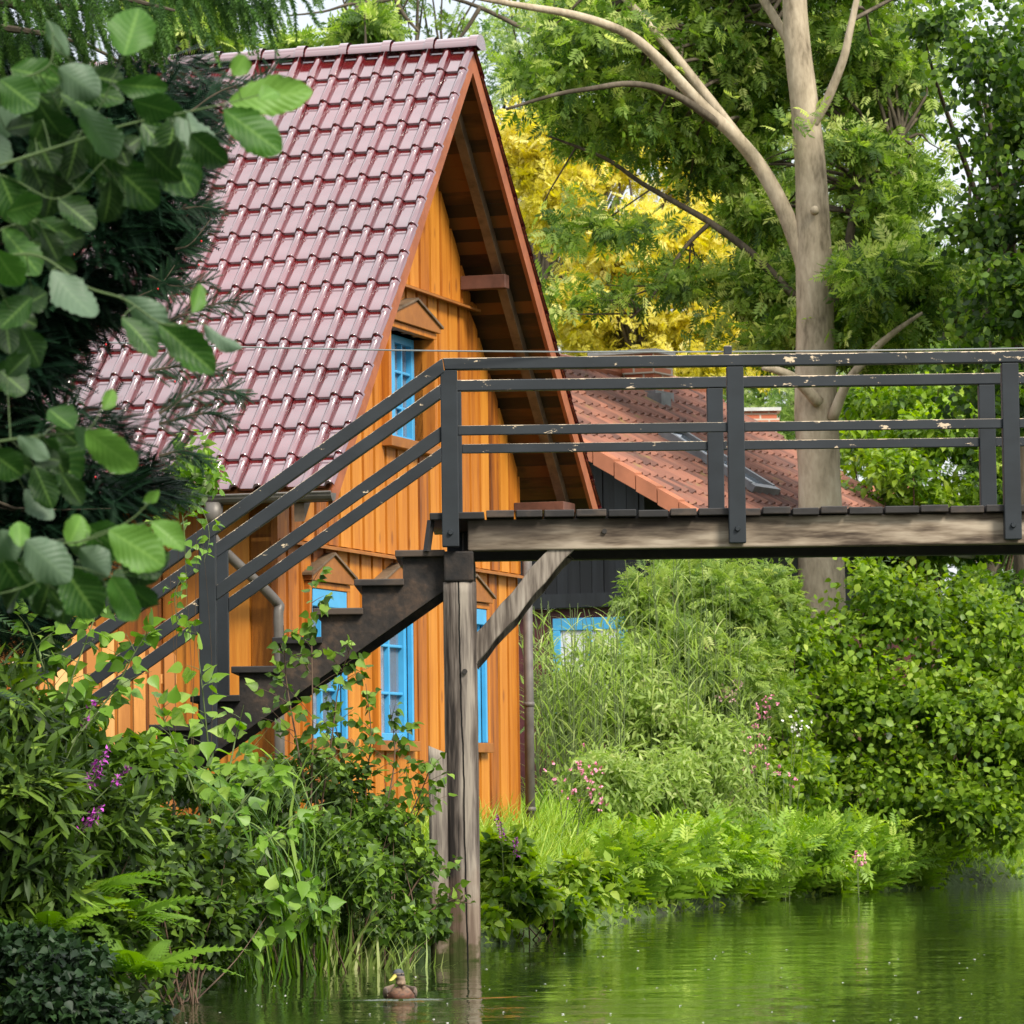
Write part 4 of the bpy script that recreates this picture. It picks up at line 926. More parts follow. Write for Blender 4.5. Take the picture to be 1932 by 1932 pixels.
mb = MB(); p = W(1537, 398, D0 - .27); mb.tube([p, p + np.array([0, -.07, .01])], [.055, .045], 10); mb.build('pruned_stub', M['clip'] if 'clip' in M else M['bark'], ash, smooth=True)
anch = np.vstack([smooth_path(x, 4) for x in (L1, L2, L3, L4, L5, L6, L7, L8)] + [np.array(tp)[4:]])
B = [blobpx(x[0], x[1], x[2] - 3.6, *x[3:]) for x in ((1120, 60, 56, 120, 60, 1.2), (1060, 150, 56, 110, 70, 1.1), (1230, 220, 57, 150, 90, 1.3), (1330, 90, 57, 130, 90, 1.3), (1360, 310, 57.5, 90, 60, 1.0), (1420, 160, 57.5, 110, 110, 1.4),
                          (1110, 250, 57.5, 70, 40, .8), (1590, 70, 56.3, 80, 50, .7), (1450, 420, 58, 70, 70, 1.0), (1650, 120, 57, 130, 100, 1.4), (1680, 330, 57, 110, 60, 1.2), (1700, 200, 57.5, 90, 50, 1.1),
                          (1620, 265, 55.6, 90, 35, .5), (1500, 235, 54.6, 60, 26, .3), (1660, 400, 56.5, 100, 80, 1.1), (1300, -60, 57, 320, 70, 1.8), (1600, -60, 57, 240, 70, 1.8))]
_, Pt = foliage(ash, B, 15500, 'pinn', .235, M['l_ash'], f=2.3, thr=.30, shell=0, droop=.4, free=.6, spread=1.1)
twigs(ash, anch, Pt, M['bark2'], .028, count=150)
B = [blobpx(x[0], x[1], x[2] - 4.5, *x[3:]) for x in ((1700, 560, 56.5, 130, 90, 1.1), (1640, 520, 55.4, 70, 50, .6), (1640, 640, 56.5, 90, 50, .9), (1440, 560, 57.5, 90, 80, .9), (1480, 640, 56.8, 70, 40, .6), (1420, 400, 58.3, 60, 50, .8))]
foliage(ash, B, 4800, 'pinn', .235, M['l_ash'], f=2.3, thr=.26, shell=0, droop=.4, free=.6, spread=1.1, k=1)

L9 = pxpts([(1500, 560, .9), (1420, 480, 1.2), (1340, 420, 1.4), (1285, 388, 1.5), (1210, 345, 1.5), (1140, 298, 1.4), (1030, 255, 1.3)], D0)
limb(ash, L9, np.array([9, 8, 7, 6, 5, 4, 2]) * s0, M['bark2'], 'limb', 8)
L10 = pxpts([(1340, 420, 1.4), (1290, 470, 1.4), (1230, 560, 1.3), (1190, 600, 1.3)], D0); limb(ash, L10, np.array([5, 4, 3, 2]) * s0, M['bark2'], 'limb', 6)
B = [blobpx(*x) for x in ((1180, 430, 53, 110, 40, .8), (1290, 520, 53, 90, 45, .8), (1080, 420, 53, 60, 60, .7), (1060, 560, 53, 60, 50, .7), (1170, 560, 53, 70, 30, .6), (1330, 610, 53, 60, 30, .6))]
_, P9 = foliage(ash, B, 750, 'pinn', .235, M['l_ash'], f=2.3, thr=.2, shell=0, droop=.5, k=1, free=.5, spread=1.1)
twigs(ash, np.vstack([smooth_path(L9, 4), smooth_path(L10, 4)]), P9, M['bark2'], .013, count=16, wob=.6)

# --- trees further back: each one its own crown, trunk and kind
def far_tree(label, u, d, ztrunk, blobs, n, mat, size=.34, tm='pinn', thr=.02, f=.75, k=0, name='background_tree', rad=.22, tw=50, group='trees behind the houses'):
    b0 = W(u, 1500, d)
    while bank_sd(b0[0], b0[1]) < 1.0: b0[1] += .5
    b0[2] = gh(b0[0], b0[1]) - .1
    o = thing(name, b0, label, 'tree', group)
    top = b0.copy(); top[2] = ztrunk; mid = (b0 + top) / 2 + np.array([rng.normal() * .15, 0, 0])
    limb(o, [b0, mid, top], [rad, rad * .8, rad * .3], M['bark2'], 'trunk', 10)
    B = [blobpx(a, b_, d + e, c_, q, r_) for a, b_, e, c_, q, r_ in blobs]
    _, P = foliage(o, B, n, tm, size, mat, 'crown', f=f, thr=thr, k=k, droop=.35, shell=0, free=.55, spread=1.1)
    an = np.array([mid * .5 + top * .5, top, mid, top * .8 + mid * .2]); twigs(o, an, P, M['bark2'], .05, count=tw)
    return o
far_tree('golden yellow tree glowing behind the boathouse gable', 1210, 74, 8.2, [(1140, 600, 0, 120, 85, 1.5), (1290, 610, 0, 120, 80, 1.6), (1200, 480, 0, 120, 90, 1.6), (1320, 470, .5, 70, 80, 1.2), (1070, 380, 0, 90, 90, 1.3), (1010, 280, 0, 80, 70, 1.2), (1110, 300, .5, 90, 60, 1.2), (1260, 690, -.5, 180, 50, 1.2), (1400, 620, 0, 60, 60, 1.), (1300, 330, 1, 90, 70, 1)], 23000, M['l_yellow'], .23, thr=-.05, k=2, name='yellow_tree', group=None)
far_tree('dense dark green tree filling the right edge above the bridge', 2010, 49, 7.0, [(1880, 90, 0, 130, 110, 1.3), (1930, 260, .3, 130, 110, 1.3), (1860, 420, .2, 90, 70, 1), (1900, 560, 0, 110, 100, 1.2), (1840, 700, .6, 110, 80, 1.1), (1930, 760, 0, 110, 90, 1.2), (1760, 40, .8, 70, 40, .8), (2060, 400, 0, 150, 420, 2)], 19000, M['l_ash2'], .10, tm='round', thr=.08, f=1.8, k=1, name='lime_tree', group=None)
far_tree('soft green tree high behind the ridge between gable and trunk', 1020, 84, 9.5, [(1000, 120, 0, 130, 120, 2.2), (1150, 60, 0, 150, 110, 2.2), (1050, 250, 0, 110, 80, 2), (1280, 150, 1, 140, 110, 2.2), (1150, -40, 0, 200, 60, 2)], 5500, M['l_far'], .25, thr=.25, f=1.2, k=1)
far_tree('bluish green tree directly behind the forked trunk', 1450, 88, 9.5, [(1400, 250, 0, 150, 130, 2.4), (1500, 380, 0, 140, 120, 2.4), (1400, 480, 0, 150, 120, 2.2), (1480, 100, 0, 140, 110, 2.2), (1330, 680, 0, 120, 110, 2), (1470, 640, -1, 140, 120, 2), (1440, 850, -2, 150, 140, 2)], 10500, M['l_far'], .25, thr=.2, f=1.2)
far_tree('tall pale green tree right of the forked trunk', 1700, 86, 9.5, [(1620, 230, 0, 90, 80, 2.2), (1650, 480, 0, 130, 90, 2.2), (1700, 640, -1, 150, 110, 2.2), (1600, 800, -3, 150, 120, 2)], 8500, M['l_far'], .25, thr=.2, f=1.2, k=2)
far_tree('dark tree closing the view behind the right edge', 1880, 80, 9.0, [(1940, 150, 0, 90, 120, 2), (1850, 560, -1, 150, 110, 2.2), (1800, 740, -2, 160, 120, 2.2), (1920, 800, -4, 130, 160, 2)], 10500, M['l_ash2'], .25, thr=.14, f=1.2, k=0)
far_tree('small leafy treetop peeking over the roof ridge', 670, 66, 9.2, [(705, 52, 0, 48, 22, .8), (655, 68, 0, 40, 16, .6), (540, 85, 0, 50, 14, .8)], 900, M['l_ash'], .28, thr=-.05, k=1, rad=.12, tw=20)
far_tree('loose treetop behind the left end of the ridge', 420, 60, 9.6, [(370, 75, 0, 80, 30, 1.5), (320, 30, 0, 80, 60, 1.5)], 1700, M['l_ash'], .28, thr=-.05, rad=.15)
o = far_tree('sparse tree whose bare branches cross the sky above the ridge', 760, 78, 9.8, [(740, 10, 0, 90, 20, 1), (860, 50, 0, 50, 40, 1), (640, -10, 0, 90, 25, 1), (800, -60, 0, 200, 50, 1.5)], 500, M['l_ash'], .26, thr=.05, rad=.1, tw=26)
for pth in ([(1000, 60), (900, 12), (820, -10), (740, -20)], [(800, -30), (730, 0), (660, 8), (610, 22), (540, 30)], [(680, 8), (655, 45), (648, 72)], [(740, -15), (760, 25), (790, 60)], [(905, 15), (880, 55), (860, 80)]):
    limb(o, pxpts(pth, 70), np.array([6, 5, 3, 2][:len(pth)]) * .8 * 70 / F, M['bark2'], 'branch', 6, 4)
# far-off wood that reads as one mass
B = []
for i in range(26):
    X = -34 + i * 3.2 + rng.normal(); B.append((X, 108 + rng.normal() * 5, 3.6 + rng.normal() * .6, 3.2, 2.5, 4.2 + (1.0 if X > 6 else 0)))
P, N = cloud(B, 20000, .5, -.25, 3.2); D, NN = leafdirs(N); V, fl, cn, tt = scatter(T['pinn'], P, D, NN, .75 * rng.uniform(.7, 1.3, len(P)), .4 + .25 * nz3(P, .6) + rng.normal(size=len(P)) * .15)
o = make('woodland', V, (fl, cn), M['l_ash2'], None, tt); tag(o, 'far-off wood closing the gaps between the trees', 'woodland', kind='stuff')

# --- shrubs
def shrub(name, label, cat, blobs, n, tm, size, mat, thr=-.12, f=1.2, k=0, droop=.3, stems=8, group=None, srad=.02, light=.25, shell=2.4, var=.3, base=None, spread=.8):
    B = [blobpx(*x) for x in blobs]; c_ = np.mean(B, axis=0)[:3]; b0 = np.array(base if base is not None else c_, float)[:3].copy(); b0[2] = float(gh(b0[0], b0[1]))
    o = thing(name, b0, label, cat, group)
    _, P = foliage(o, B, n, tm, size, mat, 'foliage', f=f, thr=thr, k=k, droop=droop, light=light, shell=shell, var=var, spread=spread)
    mb = MB()
    for i in rng.choice(len(P), stems, replace=False):
        q = P[i]; a = b0 + np.array([rng.normal() * .12, rng.normal() * .12, -.05]); a = a * .75 + np.array([q[0], q[1], a[2]]) * .25
        m_ = (a + q) / 2 + rng.normal(size=3) * .08; mb.tube(smooth_path([a, m_, q], 4), np.linspace(srad, srad * .2, 9), 5, caps=False)
    mb.build('stem', M['twig'], o, smooth=True); return o
shrub('hazel_bush', 'large round leaved bush hanging over the water at right', 'bush', [(1560, 1225, 50, 100, 75, .9), (1640, 1100, 49.8, 50, 60, .7), (1700, 1150, 50, 110, 90, 1), (1850, 1200, 50, 110, 110, 1), (1620, 1330, 49.5, 140, 110, 1), (1780, 1350, 49.2, 140, 120, 1.1), (1900, 1400, 49, 90, 120, 1), (1700, 1480, 48.9, 140, 90, .9), (1830, 1510, 48.6, 110, 80, .8), (1570, 1450, 49.3, 100, 70, .8), (1900, 1560, 48.6, 60, 50, .6), (1990, 1350, 49, 110, 200, 1)], 34000, 'round', .088, M['l_hazel'], thr=.02, f=2.0, shell=0, stems=16, srad=.04, base=W(1720, 1620, 51))
shrub('elder_bush', 'leafy bush seen through the railing right of the trunk', 'bush', [(1680, 900, 57, 100, 60, .9), (1780, 830, 57.5, 110, 70, 1), (1880, 900, 57, 90, 70, 1), (1700, 760, 59, 120, 60, 1), (1850, 740, 60, 110, 60, 1), (1640, 850, 58.5, 60, 60, .7), (1800, 980, 57.5, 200, 80, 1.2), (1680, 1070, 57.5, 90, 60, 1)], 15000, 'leaf', .13, M['l_hazel'], thr=-.05, f=1.3, k=1, stems=14, srad=.04)
shrub('feathery_shrub', 'yellowish feathery shrub below the deck beside the dark house', 'shrub', [(1240, 1150, 47, 70, 70, .6), (1330, 1120, 47.5, 80, 70, .7), (1410, 1180, 48, 60, 70, .7), (1290, 1260, 46.5, 100, 80, .7), (1390, 1300, 47, 90, 90, .7), (1470, 1130, 48.6, 45, 60, .6), (1340, 1080, 48.4, 100, 40, .6)], 10500, 'pinn', .15, M['l_olive'], thr=.0, f=2.2, k=2, stems=24, shell=0)
shrub('bramble_bush', 'mid green bush between the feathery shrub and the round leaved bush', 'bush', [(1450, 1330, 48, 80, 110, .7), (1490, 1460, 47.6, 80, 80, .7), (1420, 1480, 46.6, 90, 60, .6), (1500, 1220, 48.8, 70, 70, .6)], 9000, 'leaf', .10, M['l_hazel'], thr=.0, f=2.2, k=1, stems=16, shell=0)
shrub('willow_bush', 'narrow leaved bush at the far right waterline', 'bush', [(1930, 1560, 54, 60, 70, .7), (1900, 1640, 53.5, 60, 40, .5), (1990, 1500, 54, 90, 140, .8)], 4500, 'slim', .16, M['l_olive'], k=2, stems=8)
shrub('dogwood_bush', 'dark bush in the shade under the far end of the bridge', 'bush', [(1880, 1110, 53, 90, 50, .8), (1930, 1200, 54, 70, 90, .8), (1480, 1100, 58, 50, 40, .8)], 7000, 'leaf', .12, M['l_ash2'], k=0, stems=8)
shrub('garden_shrub', 'pale shrub low beside the blue framed window', 'shrub', [(1150, 1290, 45.5, 90, 90, .7), (1080, 1330, 45, 70, 90, .6), (1240, 1370, 45.2, 90, 80, .6)], 9000, 'slim', .12, M['l_reed'], thr=-.05, f=2.4, k=1, stems=30, shell=0, srad=.01)
shrub('sorrel_clump', 'tall reddish stemmed herbs in front of the reeds', 'shrub', [(1260, 1480, 43.6, 100, 70, .5), (1340, 1440, 44.5, 90, 90, .5), (1150, 1480, 42.6, 90, 60, .5), (1370, 1530, 44.4, 80, 40, .4)], 13000, 'slim', .10, M['l_reed'], thr=-.1, f=2.4, k=2, stems=46, srad=.008, shell=0)

def bladeset(pts, hts, tm='blade', lean=.35, tint0=.5):
    m = len(pts); d = nrm(np.stack([rng.normal(size=m) * lean, rng.normal(size=m) * lean, np.ones(m)], 1)); h = np.stack([rng.normal(size=m), rng.normal(size=m), np.zeros(m)], 1)
    return scatter(T[tm], pts, d, h, hts, tint0 + rng.normal(size=m) * .2)
def on_ground(x0, x1, y0, y1, n, smin=.05, smax=99):
    X = rng.uniform(x0, x1, n * 3); Y = rng.uniform(y0, y1, n * 3); s_ = bank_sd(X, Y); k = (s_ > smin) & (s_ < smax); X, Y = X[k][:n], Y[k][:n]
    return np.stack([X, Y, gh(X, Y) - .02], 1)
# reeds
for (u0, u1, d, n_, lab, ht) in ((1000, 1180, 44.0, 85, 'reed stand close to the far gable corner', 2.3), (1180, 1330, 45.2, 70, 'taller reed stand left of the feathery shrub', 2.6), (1200, 1400, 46.3, 70, 'tallest reeds, in front of the feathery shrub', 3.2), (1300, 1440, 45.9, 44, 'reed stand behind the pale pink balsam', 2.1)):
    b0 = W((u0 + u1) / 2, 1500, d); b0[2] = float(gh(b0[0], b0[1])); o = thing('reed_stand', b0, lab, 'reeds'); mb = MB(); L_ = []
    for i in range(n_):
        p = W(rng.uniform(u0, u1), 1500, d + rng.uniform(-.6, .8)); p[2] = gh(p[0], p[1]) - .05; h_ = ht * rng.uniform(.6, 1.05); lean = rng.normal(size=2) * .12
        pts = [p, p + np.array([lean[0] * .4, lean[1] * .4, h_ * .5]), p + np.array([lean[0] * 1.3, lean[1], h_])]; sp_ = smooth_path(pts, 5); mb.tube(sp_, np.linspace(.008, .003, len(sp_)), 4, caps=False)
        kk = 10; tt_ = np.linspace(.2, .98, kk); pos = np.array([sp_[int(q * (len(sp_) - 1))] for q in tt_]); az = rng.uniform(0, 6.28) + np.arange(kk) * 2.6
        D = np.stack([np.cos(az), np.sin(az), np.full(kk, 1.0)], 1); L_.append(scatter(T['blade'], pos, D, np.tile([0, 0, 1.], (kk, 1)), .50 * rng.uniform(.7, 1.1, kk), .5 + rng.normal(size=kk) * .22))
    mb.build('stem', M['stem'], o); mkleaves('foliage', L_, M['l_reed'], o)
# meadow grass and waterside cover
pts = on_ground(-2, 9, 32.2, 52, 26000, .35, 6.0); V, fl, cn, tt = bladeset(pts, .40 * rng.uniform(.5, 1.3, len(pts)), lean=.5, tint0=.6)
o = make('meadow_grass', V, (fl, cn), M['l_lime'], None, tt); tag(o, 'bright lime green grass on the far bank', 'grass', kind='stuff')
pts = on_ground(-7, 1.2, 28.5, 36, 9000, .25, 5); V, fl, cn, tt = bladeset(pts, .26 * rng.uniform(.6, 1.3, len(pts)), lean=.45, tint0=.45)
o = make('lawn_grass', V, (fl, cn), M['l_lime'], None, tt); tag(o, 'grass at the foot of the orange house', 'grass', kind='stuff')
pts = on_ground(-1, 9, 32.2, 53, 15000, -.05, .75); pts[:, 2] += np.abs(rng.normal(size=len(pts))) * .09; N = nrm(rng.normal(size=(len(pts), 3)) + np.array([.6, -.8, .6])); D, NN = leafdirs(N, .2)
V, fl, cn, tt = scatter(T['leaf'], pts, D, NN, .085 * rng.uniform(.6, 1.4, len(pts)), .45 + .2 * nz3(pts, 1.5) + rng.normal(size=len(pts)) * .15)
o = make('bank_herbs', V, (fl, cn), M['l_hazel'], None, tt); tag(o, 'low creeping herbs along the waterline of the far bank', 'ground cover', kind='stuff')
pts = on_ground(-1, 9, 33.5, 53, 3000, -.12, .25); V, fl, cn, tt = bladeset(pts, .22 * rng.uniform(.6, 1.3, len(pts)), lean=.9, tint0=.4)
o = make('bank_sedge', V, (fl, cn), M['l_reed'], None, tt); tag(o, 'thin sedge drooping into the water along the far bank', 'grass', kind='stuff')
pts = on_ground(0, 8, 37, 53, 9000, .1, 1.6); V, fl, cn, tt = bladeset(pts, .42 * rng.uniform(.4, 1.4, len(pts)) * (1 + .35 * nz3(pts, .7)), lean=.6, tint0=.5)
o = make('bank_grass', V, (fl, cn), M['l_lime'], None, tt); tag(o, 'long soft grass growing between the far bank ferns', 'grass', kind='stuff')
# broad leaved plants right of the piles
shrub('dock_plant', 'broad leaved green plants just right of the tall pile', 'plant', [(950, 1620, 33.5, 55, 50, .35), (980, 1690, 33.3, 70, 45, .3), (1040, 1720, 34.4, 80, 35, .3), (930, 1740, 32.9, 40, 25, .25), (1100, 1660, 35.2, 70, 45, .3)], 3800, 'leaf', .105, M['l_hazel'], thr=-.3, f=2.4, k=1, stems=14, srad=.007)
def flower_plant(name, label, cat, u, v0, d, ht, spikes, leafm, petm, seed=0, spread=.25, leaf=.09, nl=26, tm='slim', group=None, blossom='spike', basez=None):
    b0 = W(u, v0, d); b0[2] = float(gh(b0[0], b0[1])) if basez is None else basez; o = thing(name, b0, label, cat, group); mb = MB(); L_ = []; fb = MB()
    for j, (su, sv) in enumerate(spikes):
        top = W(su, sv, d + rng.uniform(-.1, .1)); a = b0 + np.array([rng.normal() * .04, rng.normal() * .04, 0]); mid = a * .45 + top * .55; mid[0] = a[0] * .6 + top[0] * .4
        sp_ = smooth_path([a, mid, top], 8); mb.tube(sp_, np.linspace(.007, .0025, len(sp_)), 5, caps=False)
        idx = (np.linspace(.15, .82, nl) * (len(sp_) - 1)).astype(int); pos = sp_[idx]; az = np.arange(nl) * 2.4 + rng.random(); D = np.stack([np.cos(az), np.sin(az), np.full(nl, .35)], 1)
        L_.append(scatter(T[tm], pos, D, np.tile([0, 0, 1.], (nl, 1)), leaf * rng.uniform(.6, 1.2, nl), .45 + rng.normal(size=nl) * .2))
        if blossom == 'spike':
            dirv = nrm(top - mid); 
            for q in range(32):
                t_ = rng.random(); p = top - dirv * .13 * t_ + rng.normal(size=3) * .011 * (.5 + t_); dd_ = rng.normal(size=3); dd_ = nrm(dd_); s_ = np.cross(dd_, [0, 0, 1]) * .012
                fb.add([p - s_, p + dd_ * .022, p + s_, p - dd_ * .008], [(0, 1, 2, 3)])
        else:
            for q in range(5):
                p = top + rng.normal(size=3) * np.array([.05, .03, .05]); 
                for w_ in range(5):
                    dd_ = nrm(rng.normal(size=3) + np.array([0, -.5, 0])); s_ = nrm(np.cross(dd_, rng.normal(size=3))) * .012; fb.add([p - s_ * .4, p + dd_ * .014 - s_, p + dd_ * .028, p + dd_ * .014 + s_], [(0, 1, 2, 3)])
    mb.build('stem', M['stem'], o, smooth=True); mkleaves('foliage', L_, leafm, o); fb.build('blossom', petm, o); return o
flower_plant('loosestrife', 'purple flowering loosestrife in front of the far gable corner', 'flower', 950, 1640, 33.2, 1, [(938, 1537), (946, 1552), (975, 1580)], M['l_hazel'], M['purple'], nl=18, leaf=.11)
for i, (u, d, sp_, lab, pm) in enumerate(((1070, 40, [(1048, 1458), (1090, 1445), (1102, 1452), (1125, 1450), (1110, 1480)], 'pink balsam nearest the downpipe', 'pink'), (1100, 41, [(1085, 1495), (1118, 1500), (1130, 1518), (1060, 1488)], 'low pink balsam behind the bright grass', 'pink'),
        (1390, 46.0, [(1366, 1300), (1376, 1310), (1368, 1322), (1384, 1290), (1392, 1306)], 'pale pink balsam, highest blossoms left of the round leaved bush', 'pale'), (1440, 46.2, [(1436, 1330), (1430, 1350), (1420, 1365), (1448, 1325), (1455, 1346)], 'pink balsam in the middle of the bramble bush', 'pink'),
        (1450, 45.6, [(1432, 1395), (1442, 1405), (1420, 1412), (1400, 1385), (1380, 1392)], 'pink balsam below the pale blossoms', 'pink'), (1490, 46.4, [(1505, 1362), (1520, 1374), (1498, 1355)], 'white balsam left of the round leaved bush', 'white'), (1480, 45.2, [(1478, 1465), (1492, 1475), (1420, 1455), (1455, 1448)], 'deep pink balsam above the ferns', 'pink'),
        (1610, 44.8, [(1616, 1620), (1619, 1628)], 'single pink blossom standing in the lime ferns', 'pink'))):
    flower_plant('balsam', lab, 'flower', u, 1560, d, 1, sp_, M['l_hazel'], M[pm] if pm in M else M['palepink'], group='balsams on the far bank', blossom='open', leaf=.10, nl=20)
# ferns of the far bank
L_ = []
for i in range(110):
    u = 1170 + (1775 - 1170) * (i % 37) / 36 + rng.normal() * 10; row = i // 37
    dmin = np.interp(u, [1170, 1300, 1500, 1760], [37.4, 41.0, 45.2, 48.6]); d = dmin + .3 + row * .95 + rng.uniform(0, .6); p = W(u, 1500, d); p[2] = float(gh(p[0], p[1]))
    if p[2] < .15: p[1] += .5; p[2] = float(gh(p[0], p[1]))
    m_ = int(rng.integers(8, 14)); az = rng.uniform(0, 6.28) + np.arange(m_) * 6.283 / m_ + rng.normal(size=m_) * .3
    D = np.stack([np.cos(az), np.sin(az), rng.uniform(.5, 2.2, m_)], 1); L_.append(scatter(T['frond2'], np.tile(p, (m_, 1)), D, np.tile([0, 0, 1.], (m_, 1)) + rng.normal(size=(m_, 3)) * .25, .78 * rng.uniform(.5, 1.2, m_), .45 + rng.normal() * .12 + rng.normal(size=m_) * .2))
o = mkleaves('fern_mass', L_, M['l_lime'], None); tag(o, 'lime green ferns massed along the sunny far bank', 'ferns', kind='stuff')
P, N = cloud([blobpx(1170 + 60 * i, 1600 - 2 * i, 38.6 + 1.15 * i, 60, 45, .5) for i in range(10)], 7000, 2.2, .0, 0, 1); P[:, 2] = np.maximum(P[:, 2], gh(P[:, 0], P[:, 1])); D, NN = leafdirs(N, .1)
D[:, 2] += .5; V, fl, cn, tt = scatter(T['pinn'], P[:2700] - np.array([0, 0, .07]), D[:2700], NN[:2700], .19 * rng.uniform(.4, 1.4, 2700), .5 + .3 * nz3(P[:2700], 2) + rng.normal(size=2700) * .2)
o = make('lime_herbs', V, (fl, cn), M['l_lime'], None, tt); tag(o, 'soft lime green herbs growing through the far bank ferns', 'ground cover', kind='stuff')

# ------------------------------------------------------------------ left bank
def fernpx(u, v, d, n, sz, label, mat='l_fern', face=None):
    p = W(u, v, d); o = thing('fern', p, label, 'fern'); az = rng.uniform(0, 6.28) + np.arange(n) * 6.283 / n + rng.normal(size=n) * .2
    D = np.stack([np.cos(az) + .35, np.sin(az) - .35, rng.uniform(.25, .9, n)], 1); V, fl, cn, tt = scatter(T['frond'], np.tile(p, (n, 1)), D, np.tile([0, -.3, 1.], (n, 1)), sz * rng.uniform(.75, 1.15, n), .5 + rng.normal(size=n) * .2)
    make('frond', V, (fl, cn), M[mat], o, tt)
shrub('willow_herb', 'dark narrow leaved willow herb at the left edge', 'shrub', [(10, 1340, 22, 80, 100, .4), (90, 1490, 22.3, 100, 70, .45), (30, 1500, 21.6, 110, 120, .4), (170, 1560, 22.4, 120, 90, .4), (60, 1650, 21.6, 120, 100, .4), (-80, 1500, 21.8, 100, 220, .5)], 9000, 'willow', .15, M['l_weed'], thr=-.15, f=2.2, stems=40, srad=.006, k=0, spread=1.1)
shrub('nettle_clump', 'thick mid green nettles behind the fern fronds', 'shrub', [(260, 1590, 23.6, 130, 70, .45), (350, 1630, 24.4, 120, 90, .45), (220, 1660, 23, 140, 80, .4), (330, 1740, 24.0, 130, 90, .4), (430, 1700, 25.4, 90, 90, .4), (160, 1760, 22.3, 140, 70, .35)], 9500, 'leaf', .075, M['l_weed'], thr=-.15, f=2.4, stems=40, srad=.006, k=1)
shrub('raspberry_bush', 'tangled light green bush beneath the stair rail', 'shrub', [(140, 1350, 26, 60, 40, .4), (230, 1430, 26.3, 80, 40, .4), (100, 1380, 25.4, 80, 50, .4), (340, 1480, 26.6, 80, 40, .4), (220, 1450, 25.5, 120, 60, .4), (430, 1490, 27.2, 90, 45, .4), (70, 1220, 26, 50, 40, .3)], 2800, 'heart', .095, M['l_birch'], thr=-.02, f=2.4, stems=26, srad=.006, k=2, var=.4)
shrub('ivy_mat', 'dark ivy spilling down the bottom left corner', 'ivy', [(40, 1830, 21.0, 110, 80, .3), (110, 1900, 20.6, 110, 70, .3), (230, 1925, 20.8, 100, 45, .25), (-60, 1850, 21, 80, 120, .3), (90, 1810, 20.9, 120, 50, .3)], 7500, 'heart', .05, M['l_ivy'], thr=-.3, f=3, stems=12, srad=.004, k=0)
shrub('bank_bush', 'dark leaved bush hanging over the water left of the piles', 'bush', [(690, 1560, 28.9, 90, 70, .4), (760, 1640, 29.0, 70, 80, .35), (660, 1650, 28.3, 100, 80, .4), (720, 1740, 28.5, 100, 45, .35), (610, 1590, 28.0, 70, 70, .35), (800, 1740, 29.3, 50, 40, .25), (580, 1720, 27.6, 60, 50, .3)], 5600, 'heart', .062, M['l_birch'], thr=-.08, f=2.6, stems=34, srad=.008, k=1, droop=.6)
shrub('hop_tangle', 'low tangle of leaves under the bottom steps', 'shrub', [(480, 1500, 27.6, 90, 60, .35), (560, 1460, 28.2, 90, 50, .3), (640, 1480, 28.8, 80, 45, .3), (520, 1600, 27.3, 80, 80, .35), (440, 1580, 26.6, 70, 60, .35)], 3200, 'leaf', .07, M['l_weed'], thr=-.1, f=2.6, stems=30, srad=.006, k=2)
# saplings: stems with alternate hanging leaves
def sapling(name, label, cat, stems, d, lf, lsize, mat, nl, twl=.35, tw=9, rad=.008, hang=.8, tin=.5, stemm='twig'):
    """stems: list of px polylines from the ground up"""
    p0 = W(*stems[0][0], d); o = thing(name, p0, label, cat); mb = MB(); pos = []; Dd = []
    for s_ in stems:
        sp_ = smooth_path([W(u, v, d + rng.uniform(-.12, .12)) for u, v in s_], 7); mb.tube(sp_, np.linspace(rad, rad * .25, len(sp_)), 5, caps=False); n_ = len(sp_)
        for j in range(tw):
            i0 = int(n_ * (.2 + .75 * j / tw)); a = sp_[min(i0, n_ - 1)]; az = rng.uniform(0, 6.28); l_ = twl * (1.1 - .75 * j / tw) * rng.uniform(.6, 1.2); dv = np.array([math.cos(az), math.sin(az) * .6, rng.uniform(.3, 1.0)]); dv = nrm(dv)
            q = [a, a + dv * l_ * .5, a + dv * l_ + np.array([0, 0, -.08 * l_])]; tp_ = smooth_path(q, 3); mb.tube(tp_, np.linspace(rad * .35, rad * .12, len(tp_)), 4, caps=False)
            for k in range(nl): 
                t_ = (k + .6) / nl; pos.append(tp_[0] * (1 - t_) + tp_[-1] * t_); Dd.append(dv + rng.normal(size=3) * .7 + np.array([0, 0, -hang]))
        for k in range(nl * 2):
            i0 = int(n_ * (.3 + .7 * k / (nl * 2))); pos.append(sp_[min(i0, n_ - 1)]); Dd.append(rng.normal(size=3) * .8 + np.array([0, 0, -hang * .5]))
    pos = np.array(pos); Dd = nrm(np.array(Dd)); pos = pos + Dd * lsize * .25; m_ = len(pos)
    V, fl, cn, tt = scatter(T[lf], pos, Dd, nrm(rng.normal(size=(m_, 3)) * .6 + np.array([0, -.7, .6])), lsize * rng.uniform(.6, 1.15, m_), tin + rng.normal(size=m_) * .22)
    mb.build('stem', M[stemm], o, smooth=True); make('foliage', V, (fl, cn), mat, o, tt)
sapling('birch_sapling', 'young birch reaching up in front of the stair stringer', 'sapling', [[(585, 1560), (590, 1380), (588, 1200), (590, 1060)], [(600, 1560), (625, 1400), (640, 1290), (665, 1210)], [(590, 1560), (560, 1400), (540, 1280), (535, 1180)]], 28.2, 'heart', .078, M['l_birch'], 6, tw=11, twl=.32)
